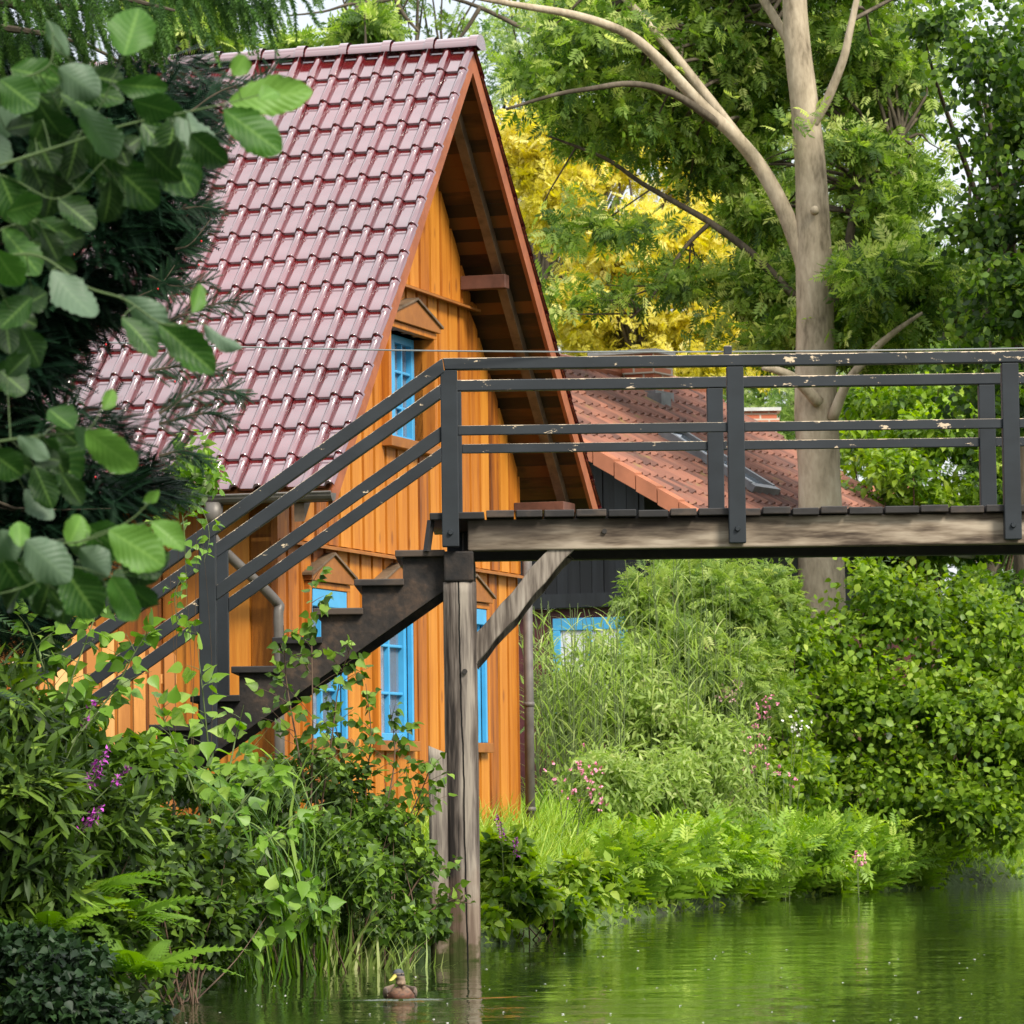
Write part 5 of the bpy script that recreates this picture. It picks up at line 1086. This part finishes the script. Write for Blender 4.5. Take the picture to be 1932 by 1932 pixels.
sapling('birch_sapling', 'slanting young birch in front of the middle blue window', 'sapling', [[(700, 1640), (690, 1500), (700, 1390), (690, 1290)], [(700, 1640), (730, 1520), (745, 1420), (735, 1330)], [(680, 1640), (650, 1500), (640, 1400), (620, 1330)], [(690, 1640), (760, 1560), (800, 1480), (815, 1430)]], 28.8, 'heart', .072, M['l_birch'], 6, tw=10, twl=.30)
sapling('birch_sapling', 'leafy birch shoots leaning toward the short pile', 'sapling', [[(740, 1750), (750, 1620), (790, 1530), (815, 1480)], [(740, 1750), (790, 1660), (830, 1640), (870, 1640)], [(730, 1750), (740, 1640), (735, 1540), (725, 1470)], [(760, 1770), (810, 1720), (850, 1700), (890, 1705)]], 29.0, 'heart', .07, M['l_birch'], 5, tw=8, twl=.26)
sapling('poplar_sapling', 'pale leaved poplar shoot beside the near stair post', 'sapling', [[(400, 1560), (395, 1440), (385, 1330), (372, 1215)], [(400, 1560), (430, 1460), (445, 1390), (460, 1330)], [(390, 1560), (350, 1450), (320, 1380), (290, 1310)]], 26.0, 'heart', .112, M['l_poplar'], 4, tw=7, twl=.22, tin=.65, stemm='stem')
sapling('poplar_sapling', 'low poplar shoot with pale leaf undersides above the strap leaves', 'sapling', [[(330, 1760), (420, 1640), (500, 1590), (560, 1540)], [(340, 1760), (400, 1600), (470, 1500), (520, 1450)], [(340, 1770), (440, 1720), (530, 1690), (600, 1650)], [(350, 1780), (460, 1790), (540, 1760), (620, 1700)]], 25.2, 'heart', .105, M['l_poplar'], 4, tw=9, twl=.25, tin=.45, stemm='stem')
sapling('field_maple_sapling', 'spindly shoot with light leaves at the left end of the rail', 'sapling', [[(110, 1420), (130, 1300), (170, 1190), (190, 1130)], [(110, 1420), (90, 1290), (60, 1200), (40, 1160)], [(120, 1420), (210, 1310), (255, 1230), (290, 1180)]], 25.0, 'heart', .10, M['l_poplar'], 4, tw=8, twl=.25, tin=.4, stemm='stem')
# hop vine trailing over the handrail from the yew
sapling('hop_vine', 'thin hop vine trailing from the yew over the handrail', 'vine', [[(330, 900), (345, 980), (350, 1050), (352, 1150)], [(330, 900), (380, 960), (395, 1010), (385, 1060)], [(330, 905), (300, 960), (290, 1010)], [(352, 1080), (330, 1120), (340, 1180), (372, 1195)]], 28.6, 'heart', .07, M['l_poplar'], 3, tw=6, twl=.14, rad=.004, tin=.35, stemm='stem')
shrub('hop_vine', 'yellowish hop flowers on the right tip of the yew', 'vine', [(370, 850, 26.2, 40, 55, .25), (345, 920, 26.3, 45, 45, .25), (400, 900, 26.2, 25, 35, .2)], 420, 'heart', .06, M['l_poplar'], thr=-.6, stems=5, srad=.003, base=W(330, 1500, 27.5))
# strap leaved clumps at the waterline
for (us, d, n_, ln, lab) in (((470, 620), 27.3, 60, 1.25, 'long drooping strap leaves at the waterline left of the bush'), ((440, 520), 26.6, 36, .9, 'upright strap leaves standing in the water'), ((560, 640), 28.2, 40, 1.0, 'strap leaves in front of the bank bush'), ((430, 600), 26.2, 46, 1.15, 'arching pale strap leaves highest on the left bank')):
    b0 = W((us[0] + us[1]) / 2, 1500, d); b0[2] = 0; hi_ = lab.startswith('arching'); o = thing('sedge_clump', b0, lab, 'sedge')
    pos = np.array([W(rng.uniform(*us), 1500, d + rng.uniform(-.25, .35)) for _ in range(n_)]); pos[:, 2] = np.maximum(gh(pos[:, 0], pos[:, 1]), -.05 if not hi_ else .38); az = rng.uniform(-1.2, 1.0, n_)
    D = np.stack([np.sin(az) * .55, -.2 + rng.normal(size=n_) * .2, np.ones(n_)], 1); N = np.stack([np.sign(az) * -1., rng.normal(size=n_) * .3 , np.full(n_, .2)], 1)
    V, fl, cn, tt = scatter(T['strap'], pos, D, -N * np.array([1, 1, -1]), ln * rng.uniform(.6, 1.15, n_), .5 + rng.normal(size=n_) * .22); make('foliage', V, (fl, cn), M['l_iris'], o, tt)
b0 = W(560, 1440, 28.4); pts = np.array([W(rng.uniform(430, 800), 1500, rng.uniform(28.1, 28.9)) for _ in range(500)]); pts[:, 2] = gh(pts[:, 0], pts[:, 1]); V, fl, cn, tt = bladeset(pts, .75 * rng.uniform(.6, 1.2, 500), lean=.35, tint0=.6)
o = make('tall_grass', V, (fl, cn), M['l_reed'], None, tt); tag(o, 'tall seeding grass around the foot of the steps', 'grass', kind='stuff')
fernpx(215, 1760, 22.3, 12, .62, 'largest fern arching toward the water on the left bank'); fernpx(150, 1700, 22.0, 11, .5, 'upper fern under the purple flowers', )
fernpx(260, 1850, 22.0, 10, .5, 'lowest fern just above the waterline'); fernpx(90, 1770, 21.4, 9, .45, 'small fern beside the ivy')
flower_plant('loosestrife', 'purple loosestrife leaning in from the left bank', 'flower', 60, 1640, 21.9, 1, [(205, 1412), (184, 1432), (244, 1447), (178, 1323), (190, 1454)], M['l_weed'], M['purple'], nl=24, leaf=.09, basez=.6)
flower_plant('loosestrife', 'lower purple loosestrife above the fern fronds', 'flower', 70, 1720, 21.6, 1, [(194, 1520), (182, 1530)], M['l_weed'], M['purple'], nl=20, leaf=.08, basez=.6)
# undergrowth under all of it
pts = on_ground(-8, -.6, 19.6, 32, 15500, -.1, 3.2); pts[:, 2] += np.abs(rng.normal(size=len(pts))) * .16; N = nrm(rng.normal(size=(len(pts), 3)) + np.array([.5, -.8, .6])); D, NN = leafdirs(N, .2)
V, fl, cn, tt = scatter(T['leaf'], pts, D, NN, .085 * rng.uniform(.6, 1.4, len(pts)), .35 + .2 * nz3(pts, 1.5) + rng.normal(size=len(pts)) * .15)
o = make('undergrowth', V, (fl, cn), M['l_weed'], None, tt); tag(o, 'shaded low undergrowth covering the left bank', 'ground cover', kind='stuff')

# ------------------------------------------------------------------ yew
yb = np.array([-4.35, 25.6, .6]); yew = thing('yew_tree', yb, 'dark yew tree hiding the left end of the red roof', 'tree')
limb(yew, [yb, yb + np.array([.1, 0, 2]), yb + np.array([0, .1, 4]), yb + np.array([-.1, 0, 6.5])], [.22, .18, .12, .04], M['bark2'], 'trunk', 10)
yblobs = [(120, 300, 25.5, 190, 110, .7), (250, 380, 25.2, 120, 90, .5), (230, 480, 25.2, 110, 70, .5), (300, 300, 25.2, 80, 60, .4), (240, 230, 25.3, 150, 70, .5), (180, 420, 25.6, 170, 100, .7), (90, 560, 25.6, 150, 80, .7), (40, 690, 25.4, 90, 75, .6), (130, 810, 25.3, 110, 40, .5), (90, 880, 25.6, 170, 50, .7), (180, 930, 25.4, 150, 70, .5), (60, 1010, 25.6, 130, 90, .6), (20, 1130, 25.4, 90, 90, .5), (-80, 500, 25.8, 160, 600, 1.2), (60, 150, 25.8, 160, 110, .8), (300, 150, 25.6, 120, 50, .4)]
B = [blobpx(*x) for x in yblobs]; P, N = cloud(B, 32000, 1.7, -.2, 2.6, 1); P = P
D = nrm(N * np.array([1., .6, .2]) + rng.normal(size=(len(P), 3)) * .5 + np.array([.35, 0, -.15])); NN = nrm(np.array([0, -.4, 1.]) + rng.normal(size=(len(P), 3)) * .4)
V, fl, cn, tt = scatter(T['yew'], P, D, NN, .21 * rng.uniform(.6, 1.3, len(P)), .35 + .2 * nz3(P, 2) + rng.normal(size=len(P)) * .18); make('foliage', V, (fl, cn), M['l_yew'], yew, tt)
an = np.array([yb + np.array([.05, 0, z_]) for z_ in np.linspace(.8, 6.0, 24)]); twigs(yew, an, P, M['bark2'], .028, count=160, wob=.2)
# sprays reaching out over the roof, each a curved twig with side sprays
L_ = []; mb = MB()
for (pts_) in ([(260, 640), (330, 600), (400, 575), (455, 570)], [(280, 700), (350, 690), (420, 700)], [(300, 780), (370, 740), (430, 735), (455, 745)], [(300, 800), (380, 780), (430, 790)], [(330, 300), (390, 260), (440, 245)], [(320, 400), (370, 390), (405, 395)], [(280, 520), (330, 540), (390, 530)], [(420, 240), (470, 190), (520, 120)], [(360, 210), (420, 170), (500, 150)], [(260, 560), (300, 540), (330, 500)], [(300, 860), (350, 850), (385, 870)], [(330, 470), (360, 460), (400, 410)]):
    sp_ = smooth_path([W(u, v, 25.0) for u, v in pts_], 6); mb.tube(sp_, np.linspace(.009, .003, len(sp_)), 4, caps=False); n_ = len(sp_)
    for j in range(n_):
        dv = nrm(sp_[min(j+1, n_-1)] - sp_[max(j-1, 0)]); 
        for sg in (-1, 1, 0):
            sd_ = nrm(np.cross(dv, [0, -1, .2])); d_ = dv * 1 + sd_ * sg * .9 + rng.normal(size=3) * .2 + np.array([0, 0, -.15]); L_.append(scatter(T['yew'], sp_[j:j+1], d_[None], np.array([[0, -1., .5]]), .16 * (1 - .4 * j / n_), np.array([.45 + rng.normal() * .15])))
mb.build('branch', M['bark2'], yew); mkleaves('foliage', L_, M['l_yew'], yew)
mb = MB()
for (u, v) in ((495, 500), (307, 628), (330, 720), (500, 455), (180, 900), (175, 250), (298, 545), (250, 700), (200, 650), (140, 480)):
    p = W(u if u < 480 else u - 120, v, 24.7); 
    mb.tube([p + np.array([0, 0, -.006]), p, p + np.array([0, 0, .006])], [.003, .006, .003], 6)
mb.build('berries', M['berry'], yew)

# ------------------------------------------------------------------ spruce, branches hanging in from the upper left
sb = np.array([-3.9, 20.2, .6]); spr = thing('spruce_tree', sb, 'spruce with drooping green sprays above the roof at upper left', 'tree')
limb(spr, [sb, sb + np.array([0, 0, 4]), sb + np.array([.05, 0, 9.5])], [.2, .15, .05], M['bark2'], 'trunk', 10)
L_ = []; mb = MB(); ds = 20.0
for pts_ in ([(-250, -120), (50, -90), (300, -50), (520, -20)], [(-250, -60), (0, -40), (200, -10), (330, 20)], [(-250, 60), (-60, 50), (60, 60), (150, 80)], [(-250, -140), (100, -150), (400, -100), (590, -60)], [(-250, 10), (-100, 0), (60, 10), (200, 20), (270, 45)], [(-200, -100), (150, -60), (400, -30), (480, 0)], [(-250, -20), (0, -60), (200, -60), (420, -10)]):
    dd0 = ds + rng.uniform(-.5, .5); sp_ = smooth_path([W(u, v, dd0) for u, v in pts_], 9); mb.tube(sp_, np.linspace(.03, .006, len(sp_)), 6, caps=False)
    for j in range(len(sp_)):
        for q in range(3):
            a = sp_[j] + rng.normal(size=3) * np.array([.07, .12, .03]); l_ = rng.uniform(.07, .19); d_ = np.array([rng.normal() * .22 + .35, rng.normal() * .3, -1.0]); nn_ = 3
            hang = [a, a + d_ * l_ * .5, a + nrm(d_) * l_ * np.array([1.3, 1, .95])]
            for w_ in range(4): L_.append(scatter(T['spruce'], (hang[0] + nrm(d_) * l_ * .3 * w_)[None], (d_ + rng.normal(size=3) * .06)[None], np.array([[0, -1., .1]]), .10, np.array([.30 + .13 * w_ + rng.normal() * .10])))
mb.build('branch', M['bark2'], spr); mkleaves('foliage', L_, M['l_spruce'], spr)
# dense crown mostly beyond the left edge, added to block sky light from there
n_ = 5200; hz_ = rng.uniform(1.2, 9.3, n_); az = rng.uniform(0, 6.283, n_); rr_ = (2.15 - .2 * hz_) * rng.uniform(.35, 1, n_) ** .5
P = np.stack([sb[0] - .55 + np.cos(az) * rr_, sb[1] + .9 + np.sin(az) * rr_, hz_], 1); D = nrm(np.stack([np.cos(az), np.sin(az), np.full(n_, -.45)], 1) + rng.normal(size=(n_, 3)) * .25)
V, fl, cn, tt = scatter(T['yew'], P, D, nrm(np.array([0, 0, 1.]) + rng.normal(size=(n_, 3)) * .3), .42 * rng.uniform(.6, 1.2, n_), .25 + rng.normal(size=n_) * .15); make('foliage', V, (fl, cn), M['l_spruce'], spr, tt)

# ------------------------------------------------------------------ alder leaning in close at the left
def alder_leaf(bu, bv, tu, tv_, wpx, tone, silver, d, k):
    """outlined round-tipped leaf with pleated side veins and a wavy toothed edge"""
    r_ = np.random.default_rng(k + 100); wpx = wpx * .95; tone = tone * .92; p0, p1 = W(bu, bv, d), W(tu, tv_, d + r_.uniform(-.02, .05)); ln = np.linalg.norm(p1 - p0); y = (p1 - p0) / ln; view = nrm(np.array([0, 0, CAMZ]) - p0)
    x = nrm(np.cross(y, -view)); z = np.cross(x, y)
    roll = r_.uniform(-.75, .75); x, z = x * math.cos(roll) + z * math.sin(roll), -x * math.sin(roll) + z * math.cos(roll)
    hw = wpx / 2 * d / F / max(.6, math.cos(roll)); NT_, NS = 56, 16; V = []; ve = []; bend = r_.uniform(-.15, .45); cup = r_.uniform(.0, .45); wv = r_.uniform(0, 6)
    if not silver: x = -x; z = -z
    for i in range(NT_ + 1):
        t_ = i / NT_; ww = (math.sin(math.pi * min(1, t_ ** 1.12)) ** .62) * 1.0 if 0 < t_ < 1 else 0.0
        for j in range(NS + 1):
            s_ = (j / NS) * 2 - 1; edge = abs(s_); ph = (t_ - .30 * edge) * 8.5; pl = math.cos(ph * 2 * math.pi)
            tooth = 1 + (.035 * math.sin(t_ * 53 + s_) + .045 * math.sin(t_ * 19 + wv + s_)) * edge ** 3
            zz = cup * edge ** 1.6 * ww * .5 - bend * t_ * t_ + .016 * pl * min(1, edge * 3) * ww + .085 * math.sin(t_ * 8 + wv + s_ * 2) * edge ** 2 * ww
            V.append(p0 + y * (t_ * ln) + x * (s_ * ww * hw * tooth) + z * zz * ln * .8)
            vn = max(0, 1 - abs(((ph) % 1) - .5) * 14) if False else max(0.0, 1 - (min(ph % 1, 1 - ph % 1)) * 9); ve.append(max(vn * .75, .9 if edge < .04 else 0))
    Fs = [(i*(NS+1)+j, i*(NS+1)+j+1, (i+1)*(NS+1)+j+1, (i+1)*(NS+1)+j) for i in range(NT_) for j in range(NS)]
    return V, Fs, tone, ve, p0
AL = [(234,105,262,14,96,.75,0),(218,158,322,172,55,.45,0),(432,192,587,168,78,1.0,0),(440,142,462,104,44,.95,0),(422,207,530,288,82,.72,0),(329,207,415,287,62,.5,1),(155,205,215,302,68,.5,1),(110,128,188,180,76,.5,1),(88,38,130,106,36,.6,1),
      (267,232,380,357,104,.25,0),(200,300,300,392,88,.25,0),(360,252,425,312,66,.2,0),(98,510,170,612,72,.5,1),(235,560,322,652,66,.5,1),(362,590,382,535,34,.8,0),(300,612,408,702,74,.45,0),(385,612,450,672,32,.5,1),(-10,470,34,545,72,.65,0),(5,432,76,518,62,.5,0),(75,414,142,460,56,.4,0),(10,400,80,380,60,.45,0),
      (192,772,222,735,32,.95,0),(162,812,256,888,74,.85,0),(142,804,184,850,42,.5,1),(80,830,160,908,84,.25,0),(33,825,92,865,40,.5,1),(92,772,138,812,54,.4,0),(270,948,300,925,22,.95,0),(38,1032,36,982,42,.85,0),(128,1028,160,975,58,.9,0),(165,992,238,1046,82,.45,0),(205,1000,312,1066,92,.85,0),(285,985,349,1030,50,.9,0),
      (48,1020,132,1096,88,.5,1),(120,1070,186,1168,92,.4,0),(150,1035,208,1082,60,.5,1),(210,1088,263,1168,62,.7,0),(-5,1045,52,1130,92,.25,0),(60,205,110,260,60,.25,0),(0,150,70,205,80,.45,0),(20,130,120,150,70,.5,0),(0,200,20,260,70,.45,1),(60,330,120,290,70,.25,0),(30,300,90,360,80,.22,0),(250,190,330,215,60,.3,0),(160,260,240,330,80,.18,0),(290,180,350,230,40,.3,0),
      (490,188,525,165,38,.9,0),(0,330,40,420,80,.3,0),(60,560,0,620,60,.4,0),(230,600,300,660,50,.35,0),(-20,850,40,900,70,.3,0),(60,1090,120,1160,70,.22,0),(0,1000,30,1060,60,.4,1),(130,165,235,190,50,.35,0),(330,100,360,60,20,.5,0),(110,375,180,430,60,.2,0),(40,620,80,690,60,.2,0),(0,700,50,740,60,.25,0)]
AL = AL[:-5] + [AL[-5], AL[-3], AL[-2], AL[-1]]
_r = np.random.default_rng(77)
for (cu, cv_, su, sv_, n_) in ((90, 250, 110, 100, 26), (60, 430, 60, 80, 10), (220, 300, 80, 50, 9), (70, 860, 60, 60, 9), (110, 1090, 90, 50, 16), (30, 640, 30, 90, 6), (200, 1040, 60, 30, 6)):
    for _ in range(n_):
        bu, bv = cu + _r.normal() * su * .6, cv_ + _r.normal() * sv_ * .6; a_ = _r.normal() * .7 + .9; l_ = _r.uniform(45, 88); AL.append((bu, bv, bu + math.cos(a_) * l_, bv + math.sin(a_) * l_, l_ * _r.uniform(.6, .85), _r.uniform(0, .20), 1 if _r.random() < .06 else 0))
ab = np.array([-3.75, 11.1, .55]); ald = thing('alder_tree', ab, 'alder leaning in close on the left with big round leaves', 'tree')
limb(ald, [ab, ab + np.array([.15, -.05, 1.2]), ab + np.array([.35, -.2, 2.6]), ab + np.array([.2, -.2, 4.5])], [.09, .08, .065, .04], M['bark2'], 'trunk', 10)
V = []; Fs = []; ti = []; ve = []; k = 0
dal = []
tw_ = [[(-700, 520), (-200, 380), (0, 312), (130, 270), (235, 236), (330, 216), (432, 194), (500, 176)], [(140, 268), (190, 200), (212, 150), (234, 105)], [(-700, 700), (-250, 560), (-50, 470), (5, 432), (60, 418)], [(-700, 820), (-300, 700), (-60, 520), (60, 480), (160, 540), (235, 565), (300, 608), (345, 614), (390, 610)], [(345, 614), (362, 590)],
       [(-700, 1000), (-300, 900), (-40, 840), (80, 822), (162, 812), (192, 772)], [(-700, 1180), (-300, 1120), (-60, 1060), (60, 1030), (160, 1020), (240, 985), (285, 945)], [(150, 1022), (205, 1000), (285, 985)], [(-300, 1130), (0, 1120), (120, 1070), (210, 1088)], [(-700, 330), (-200, 230), (0, 160), (90, 125), (100, 60)], [(-200, 300), (0, 330), (110, 375), (200, 300)]]
mb = MB()
for q in tw_:
    dd_ = 10.6; sp_ = smooth_path([W(u, v, dd_) for u, v in q], 7); mb.tube(sp_, np.linspace(.005 if q[0][0] < -500 else .0022, .0012, len(sp_)), 6, caps=False)
    if q[0][0] < -500:
        a = ab + np.array([.3, -.2, 0]); a[2] = sp_[0][2] - .15; a[0] = np.interp(a[2], [.55, 1.75, 3.15, 5], [-3.75, -3.6, -3.4, -3.55]); a[1] = 10.95; mb.tube(smooth_path([a, (a + sp_[0]) / 2 + np.array([0, 0, .03]), sp_[0]], 4), np.linspace(.013, .005, 9), 6, caps=False)
allp = np.vstack([smooth_path([W(u, v, 10.6) for u, v in q], 10) for q in tw_])
for i, (bu, bv, tu, tv_, wp, tn, sv) in enumerate(AL):
    d = 10.6 + ((i * 37) % 11 - 5) * .035 + (.22 + (i % 5) * .05 if tn < .3 else 0)
    v_, f_, tn_, ve_, p0 = alder_leaf(bu, bv, tu, tv_, wp, tn, sv, d, i); V += list(v_); Fs += [tuple(a + k for a in q) for q in f_]; ti += [min(1, max(0, tn_))] * len(v_); ve += ve_; k += len(v_)
    a = allp[np.argmin(np.linalg.norm(allp - p0, axis=1))]; mb.tube([a, (a + p0) / 2 + np.array([0, 0, .004]), p0], [.0016, .0013, .0013], 5, caps=False)
mb.build('twig', M['alstem'], ald, smooth=True)
lo = make('foliage', np.array(V), Fs, M['l_alder'], ald, np.array(ti), smooth=True)
at = lo.data.attributes.new('vein', 'FLOAT', 'POINT'); at.data.foreach_set('value', np.array(ve, np.float32))
# rest of its crown, out of the picture to the left and above
foliage(ald, [(-3.3, 11, 4.9, 1.2, 1.3, .9), (-3.2, 11, 3.1, .8, .9, .9)], 1200, 'round', .10, M['l_weed'], 'foliage')

# ------------------------------------------------------------------ duck
dk = thing('duck', DUCK, 'brown female mallard with yellow bill swimming toward us', 'duck')
R0 = [ # x, y(back +), z, rx, rz   rings from tail to neck base, then up the neck to the head
]
def rings_mesh(R_, n=20):
    V = []; 
    for (c_, ax, rx, ry) in R_:
        c_ = np.array(c_, float); ax = nrm(np.array(ax, float)); s_ = nrm(np.cross(ax, [0, 0, 1]) if abs(ax[2]) < .97 else np.array([1., 0, 0])); u_ = np.cross(s_, ax)
        for j in range(n):
            th = 2 * math.pi * j / n; V.append(c_ + s_ * rx * math.cos(th) + u_ * ry * math.sin(th))
    m_ = len(R_); Fs = [(i*n+j, i*n+(j+1) % n, (i+1)*n+(j+1) % n, (i+1)*n+j) for i in range(m_-1) for j in range(n)] + [tuple(range(n)), tuple(range((m_-1)*n, m_*n))[::-1]]
    return V, Fs
RG = [((.02, .36, .085), (0, -1, -.2), .006, .004), ((.015, .32, .07), (0, -1, -.2), .03, .014), ((.012, .26, .045), (0, -1, -.1), .062, .04), ((.008, .18, .03), (0, -1, 0), .088, .062), ((.004, .10, .024), (0, -1, 0), .100, .074), ((0, .03, .022), (0, -1, .05), .101, .078),
      ((0, -.03, .028), (0, -1, .15), .093, .074), ((0, -.065, .042), (0, -1, .55), .072, .058), ((0, -.070, .068), (0, -.6, 1), .052, .044), ((-.001, -.066, .090), (0, -.1, 1), .033, .031), ((-.002, -.062, .106), (0, -.05, 1), .0255, .026), ((-.003, -.062, .122), (0, -.1, 1), .0265, .028), ((-.004, -.066, .136), (-.1, -.2, 1), .030, .034), ((-.005, -.069, .150), (-.1, -.1, 1), .030, .036), ((-.005, -.068, .163), (0, 0, 1), .024, .030), ((-.005, -.066, .171), (0, 0, 1), .012, .015), ((-.005, -.066, .173), (0, 0, 1), .003, .004)]
V, Fs = rings_mesh([((c_[0], c_[1], (c_[2] * (.72 if i_ < 7 else 1)) - .012), a, rx * (.80 if i_ < 8 else .95), rz * (.74 if i_ < 8 else .95)) for i_, (c_, a, rx, rz) in enumerate(RG)], 20)
m, t, b, o_ = newmat('mallard_plumage'); g = t.nodes.new('ShaderNodeTexCoord'); sp = t.nodes.new('ShaderNodeSeparateXYZ'); t.links.new(g.outputs['Object'], sp.inputs[0])
zr = ramp(t, [(.0, (.09, .03, .014)), (.18, (.13, .05, .025)), (.40, (.17, .095, .055)), (.55, (.27, .18, .11)), (.70, (.24, .17, .115)), (.79, (.22, .155, .11)), (.81, (.025, .02, .018)), (.865, (.03, .025, .02)), (.88, (.21, .15, .10)), (.90, (.045, .045, .05)), (1, (.05, .055, .065))])
t.links.new(mathn(t, 'MULTIPLY', sp.outputs[2], 1 / .165), zr.inputs['Fac'])
ns = noise(t, 60, detail=4, sc3=(1, .6, 1.6)); kr = ramp(t, [(.48, (0,)*3), (.58, (1,)*3)]); t.links.new(ns.outputs['Fac'], kr.inputs['Fac'])
dk_ = mathn(t, 'LESS_THAN', sp.outputs[2], .10); c = mixc(t, mathn(t, 'MULTIPLY', mathn(t, 'MULTIPLY', kr.outputs['Color'], .65), dk_), zr.outputs['Color'], (.05, .03, .02))
t.links.new(c, b.inputs['Base Color']); b.inputs['Roughness'].default_value = .7
TH = math.radians(4); ct, st_ = math.cos(TH), math.sin(TH)
def DKT(p, hd=False):
    x, y, z = p; k = 1.06
    if z > .11 or hd:                                           # the head looks a little to the left
        a = -math.radians(40) * (1 if hd else min(1, (z - .11) / .02)); cx, cy = -.004, -.055; x0, y0 = x - cx, y - cy; x, y = cx + x0 * math.cos(a) - y0 * math.sin(a), cy + x0 * math.sin(a) + y0 * math.cos(a)
    X, Y = x * ct - y * st_, x * st_ + y * ct
    return np.array([X, Y, z]) * k + DUCK
bo = make('body', [DKT(v) for v in V], Fs, m, dk, smooth=True); md = bo.modifiers.new('sub', 'SUBSURF'); md.levels = 1; md.render_levels = 2
def hd(p): return DKT((p[0] - .005, p[1] - .066, p[2] - .012), True)
bill = [((0, -.030, .137), (0, -1, -.35), .0125, .0115), ((0, -.042, .130), (0, -1, -.45), .0115, .0075), ((0, -.058, .121), (0, -1, -.45), .0125, .0045), ((0, -.068, .116), (0, -1, -.4), .0105, .003), ((0, -.073, .1145), (0, -1, -.4), .004, .0015)]
V, Fs = rings_mesh(bill, 12); make('bill', [hd(v) for v in V], Fs, M['bill'], dk, smooth=True)
for sg in (-1, 1):
    V, Fs = rings_mesh([((sg * .0265, -.012, .1455), (sg, -.3, 0), .0012, .0012), ((sg * .0275, -.0125, .1455), (sg, -.3, 0), .0045, .0045), ((sg * .0295, -.013, .1455), (sg, -.3, 0), .0025, .0025)], 8); make('eye', [hd(v) for v in V], Fs, M['eye'], dk, smooth=True)
    WG = [((sg * .066, -.035, .030), (0, -1, .1), .006, .010), ((sg * .074, .0, .034), (0, -1, .05), .011, .024), ((sg * .077, .07, .034), (0, -1, .0), .012, .030), ((sg * .068, .16, .036), (0, -1, .0), .011, .026), ((sg * .045, .25, .048), (0, -1, -.1), .009, .016), ((sg * .02, .33, .062), (0, -1, -.15), .004, .006)]
    V, Fs = rings_mesh(WG, 12); make('wing', [DKT(v_) for v_ in V], Fs, M['wing'], dk, smooth=True)
# floating specks
pts = []
for _ in range(90):
    u, v = rng.uniform(350, 1900), rng.uniform(1790, 1930); d = CAMZ * F / max(60, (v - 1500 + .013 * (u - 966))); 
    if bank_sd(np.array(u*0 + (u - 966) * d / F), np.array(d)) < -.25: p = W(u, v, d); p[2] = .001; pts.append(p)
pts = np.array(pts); V, fl, cn, tt = scatter((np.array([(-.5, 0, 0), (-.2, .45, .12), (.3, .4, .1), (.5, 0, 0), (.2, -.4, .1), (-.3, -.4, .12)]), [(5, 4, 3, 2, 1, 0)[::-1]]), pts, rng.normal(size=(len(pts), 3)) * np.array([1, 1, 0]), np.tile([0, 0, 1.], (len(pts), 1)), rng.uniform(.008, .022, len(pts)), np.full(len(pts), .5))
o = make('floating_down', V, (fl, cn), M['white']); tag(o, 'tiny white down and seeds drifting on the water', 'debris', kind='stuff')
